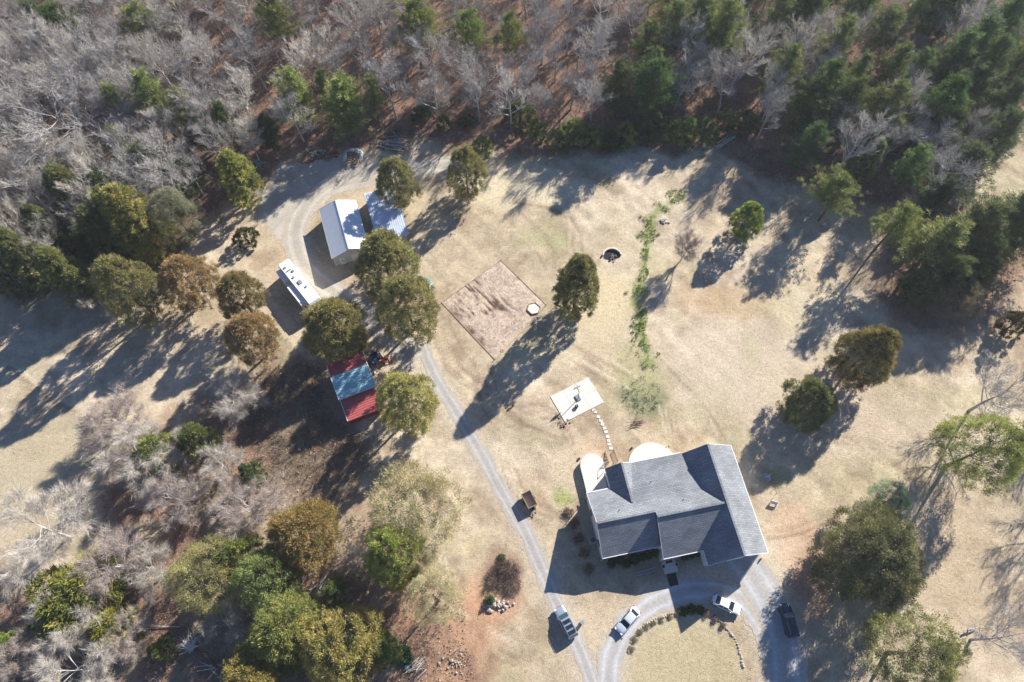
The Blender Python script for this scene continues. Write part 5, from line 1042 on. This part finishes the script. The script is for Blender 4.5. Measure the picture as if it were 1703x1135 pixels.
for k, (x, y) in enumerate([(28,620),(72,712),(107,830),(152,942),(192,1072)]): sh('h0', *c2_(x,y), 17, .95, '%s round dry-twigged shrub from the top in the curved line left of the house' % ORD[k], 'round shrubs left of the house')
for k, (x, y, w_) in enumerate([(1018,937,15),(1033,932,14),(1043,937,13),(1056,930,18),(1068,927,12),(1078,922,16),(1090,918,15)]): sh('h1', x, y, w_, 1.0, '%s dark green shrub from the left along the front wall under the eaves' % ORD[k], 'shrubs along the front of the house')
for k, (x, y, w_) in enumerate([(1138,925,13),(1150,922,12),(1160,920,11)]): sh('h1', x, y, w_, .9, '%s dark shrub from the left beside the front porch right of the walk' % ORD[k], 'shrubs right of the front walk')
sh('h2', 816,998, 15, 1.5, 'bright green bush at the lower left of the dark brush heap', None, (1.2,1.2,1.1)); sh('h2', 672,1088, 30, 1.3, 'dark bluish green bush above the turquoise bucket', None, (.7,.8,1))
sh('h2', 834,928, 12, .8, 'small green bush at the top of the dark brush heap', None, (.9,.8,.6))
for i_, (x, y, w_, h_) in enumerate([(848,948,34,1.6),(824,962,34,1.5),(852,972,34,1.3),(836,940,26,1.7)]):
    sh('h3', x, y, w_, h_, ['leafless brown bush at the upper right of the dark brush heap','leafless brown bush at the left of the dark brush heap','leafless brown bush at the lower right of the dark brush heap','leafless brown bush on top of the dark brush heap'][i_], 'leafless bushes of the brush heap')
r = random.Random(8)
for k, (x, y, w_) in enumerate([(1048,1078,13),(1053,1062,14),(1062,1050,13),(1073,1041,13),(1085,1034,12),(1098,1029,12),(1112,1024,12),(1124,1020,11)]): sh('h0', x+2, y+2, w_*.8, .38, '%s low brown plant from the left end of the island bed, left arc' % ORD[k], 'low plants on the left arc of the island bed', (1.0,1.2,.95))
for k, (x, y, w_) in enumerate([(1136,1017,15),(1150,1013,15),(1164,1015,14),(1176,1020,12),(1190,1030,11),(1203,1040,10)]): sh('h1' if k < 3 else 'h0', x, y, w_, .7, '%s low plant from the left on the right arc of the island bed' % ORD[k], 'low plants on the right arc of the island bed')

# ------------------------------------------------------------------ ground cover that nobody could count
def scatter(n, test, seed, x0=-135, x1=135, y0=-6, y1=158):
    r = np.random.default_rng(seed); X_ = r.uniform(x0,x1,n*3); Y_ = r.uniform(y0,y1,n*3); k = test(X_,Y_)
    return X_[k][:n], Y_[k][:n]
def infr(X_, Y_): px, py = PX(X_,Y_); return (px > -30) & (px < 1733) & (py > -30) & (py < 1165)
clr = lambda X_, Y_: infr(X_,Y_) & inpoly(CLEAR,X_,Y_) & ~inpoly(RWOOD,X_,Y_)
ROADW = [(W2(l), w_) for l, w_ in DRIVES]; HB = [HO+Matrix.Rotation(HA,3,'Z')@Vector(q) for q in ((-16,4.6,0),(10,0,0),(10,18,0),(-16,18,0))]; HBP = [(v.x,v.y) for v in HB]; GPW = W2(GP); PADW = W2([(913,660),(978,626),(1007,669),(938,705)])
def offroad(X_, Y_):
    k = np.ones(X_.shape,bool)
    for l, w_ in ROADW: k &= dpoly(l,X_,Y_) > w_/2
    return k & ~inpoly(HBP,X_,Y_) & ~inpoly(GPW,X_,Y_) & ~inpoly(PADW,X_,Y_)
# dry grass tufts
X_, Y_ = scatter(150000, lambda a,b: clr(a,b) & offroad(a,b) & (~inpoly(BLWOOD,a,b)), 5); n = len(X_); cc = paint(X_,Y_)*np.random.default_rng(2).uniform(.75,1.2,(n,1))
V, F_ = blades(np.stack([X_,Y_,X_*0-.02],1), np.tile(np.array((0,0,1.)),(n,1)), 1, .07, .16, .7, 6, .02); mk_g = mk('lawn_grass', V, F_, 'leaf_cover', cols=np.repeat(cc,3,0)); tag(mk_g, 'short dry winter grass of the lawns', kind='stuff')
# leaf litter
X_, Y_ = scatter(120000, lambda a,b: infr(a,b) & (~inpoly(CLEAR,a,b) | inpoly(RWOOD,a,b) | inpoly(BLWOOD,a,b) ), 7); n = len(X_); r = np.random.default_rng(4)
pal = np.array([(.34,.19,.12),(.26,.15,.10),(.42,.28,.19),(.17,.11,.08),(.46,.33,.25)]); cc = pal[r.integers(0,5,n)]*r.uniform(.7,1.2,(n,1))
V, F_ = blades(np.stack([X_,Y_,X_*0+.03],1), r.normal(0,1,(n,3))*np.array((1,1,.25)), 1, .28, .22, .2, 8, .05); o = mk('leaf_litter', V, F_, 'leaf_cover', cols=np.repeat(cc,3,0)); tag(o, 'brown and rust fallen leaves on the woodland floor', kind='stuff')
# undergrowth: thin saplings and brush in the woods
X_, Y_ = scatter(5200, lambda a,b: infr(a,b) & (~inpoly(CLEAR,a,b) | (inpoly(BLWOOD,a,b) & (vnoise(a/4,b/4,3) > .45))), 9, y0=-6, y1=162); n = len(X_); sz = r.uniform(.4,1,(n,1))
V, F_ = blades(np.stack([X_,Y_,X_*0],1), np.tile(np.array((0,0,1.)),(n,1)), 9, 1.9, .05, .42, 10, .15); cc = np.repeat(np.array([(.36,.32,.29)]),n,0)*r.uniform(.6,1.25,(n,1)); o = mk('undergrowth', V, F_, 'twigs', cols=np.repeat(np.repeat(cc,9,0),3,0)); tag(o, 'thin grey saplings and brush on the woodland floor', kind='stuff')
# brambles left of the barn
X_, Y_ = scatter(1500, lambda a,b: inpoly(BRAMBLE,a,b), 12, -60,0,20,60); n = len(X_)
V, F_ = blades(np.stack([X_,Y_,X_*0],1), np.tile(np.array((0,0,1.)),(n,1)), 14, .9, .05, .8, 13, .2); cc = np.array([(.20,.15,.11)])*r.uniform(.5,1.5,(n,1)); o = mk('brambles', V, F_, 'twigs', cols=np.repeat(np.repeat(cc,14,0),3,0)); tag(o, 'tangled brown brambles left of the barn', kind='stuff')
# green weeds along the ditch, ivy patch
DIT = W2([(1128,328),(1100,345),(1083,362),(1076,395),(1074,430),(1066,465),(1060,500),(1064,535),(1068,560),(1072,580),(1078,602)])
def weeds(name, test, n, x0, x1, y0, y1, col, col2, label, ln=.28, seed=3, K=10):
    X_, Y_ = scatter(n, test, seed, x0,x1,y0,y1); n = len(X_); g = r.random((n,1)); cc = np.array(col)*(1-g)+np.array(col2)*g
    V, F_ = blades(np.stack([X_,Y_,X_*0],1), np.tile(np.array((0,0,1.)),(n,1)), K, ln, .11, .8, seed, .16); o = mk(name, V, F_, 'leaf_cover', cols=np.repeat(np.repeat(cc,K,0)*r.uniform(.7,1.3,(n*K,1)),3,0)); tag(o, label, kind='stuff')
weeds('ditch_weeds', lambda a,b: (dpoly(DIT,a,b) < -.35+3.3*vnoise(a*.45,b*.45,5)) & (vnoise(a*1.1,b*1.1,8) > .38), 3400, 15,45,45,100, (.15,.25,.045), (.45,.52,.14), 'bright green weeds growing along the shallow ditch', seed=21, ln=.4)
def disc(px, py, rp): c = G(px,py); R = rp*scale_at(c); return lambda a,b: (np.hypot(a-c.x,b-c.y) < R*(.8+.35*vnoise(a,b,4)))
weeds('ivy_patch', lambda a,b: disc(1066,660,34)(a,b) & (vnoise(a*1.7,b*1.7,6) > .36), 2600, 5,40,25,70, (.03,.095,.045), (.10,.20,.08), 'dark green ivy patch on the lawn above the half-round patio', seed=22, ln=.2)
weeds('green_grass', disc(937,826,18), 500, 0,20,15,45, (.17,.21,.07), (.30,.31,.12), 'round patch of bright green grass left of the house', seed=23, ln=.1)
weeds('green_grass', disc(1285,800,26), 420, 30,60,20,50, (.16,.22,.05), (.30,.33,.10), 'patch of green grass around the white bench', seed=24, ln=.15)
# brown stalks on the garden plot
X_, Y_ = scatter(900, lambda a,b: inpoly(GPW,a,b) & (vnoise(a*.8,b*.8,7) > .45), 31, -20,10,40,80); n = len(X_)
V, F_ = blades(np.stack([X_,Y_,X_*0+.05],1), np.tile(np.array((.3,-.5,.3)),(n,1)), 5, .35, .06, .5, 14, .12); cc = np.array([(.26,.16,.12)])*r.uniform(.4,1.6,(n,1)); o = mk('dead_stalks', V, F_, 'twigs', cols=np.repeat(np.repeat(cc,5,0),3,0)); tag(o, 'dead brown stalks lying on the garden plot', kind='stuff')
hz, hn, hl, hb = newmat('haze_air'); hn.remove(hb); pv = hn.new('ShaderNodeVolumePrincipled'); pv.inputs['Color'].default_value = (.88,.94,1,1); pv.inputs['Density'].default_value = HAZE; pv.inputs['Anisotropy'].default_value = .2
hl.new(pv.outputs[0], hn['Material Output'].inputs['Volume'])
if HAZE: o = MB().box((0,150,59.5),(2100,2000,122)).build('haze', 'haze_air'); tag(o, kind='stuff')
# any prototype never placed is removed
for k, (o, *_r) in PROTO.items():
    if not _r[-1]:
        for c in list(o.children): bpy.data.objects.remove(c)
        bpy.data.objects.remove(o)
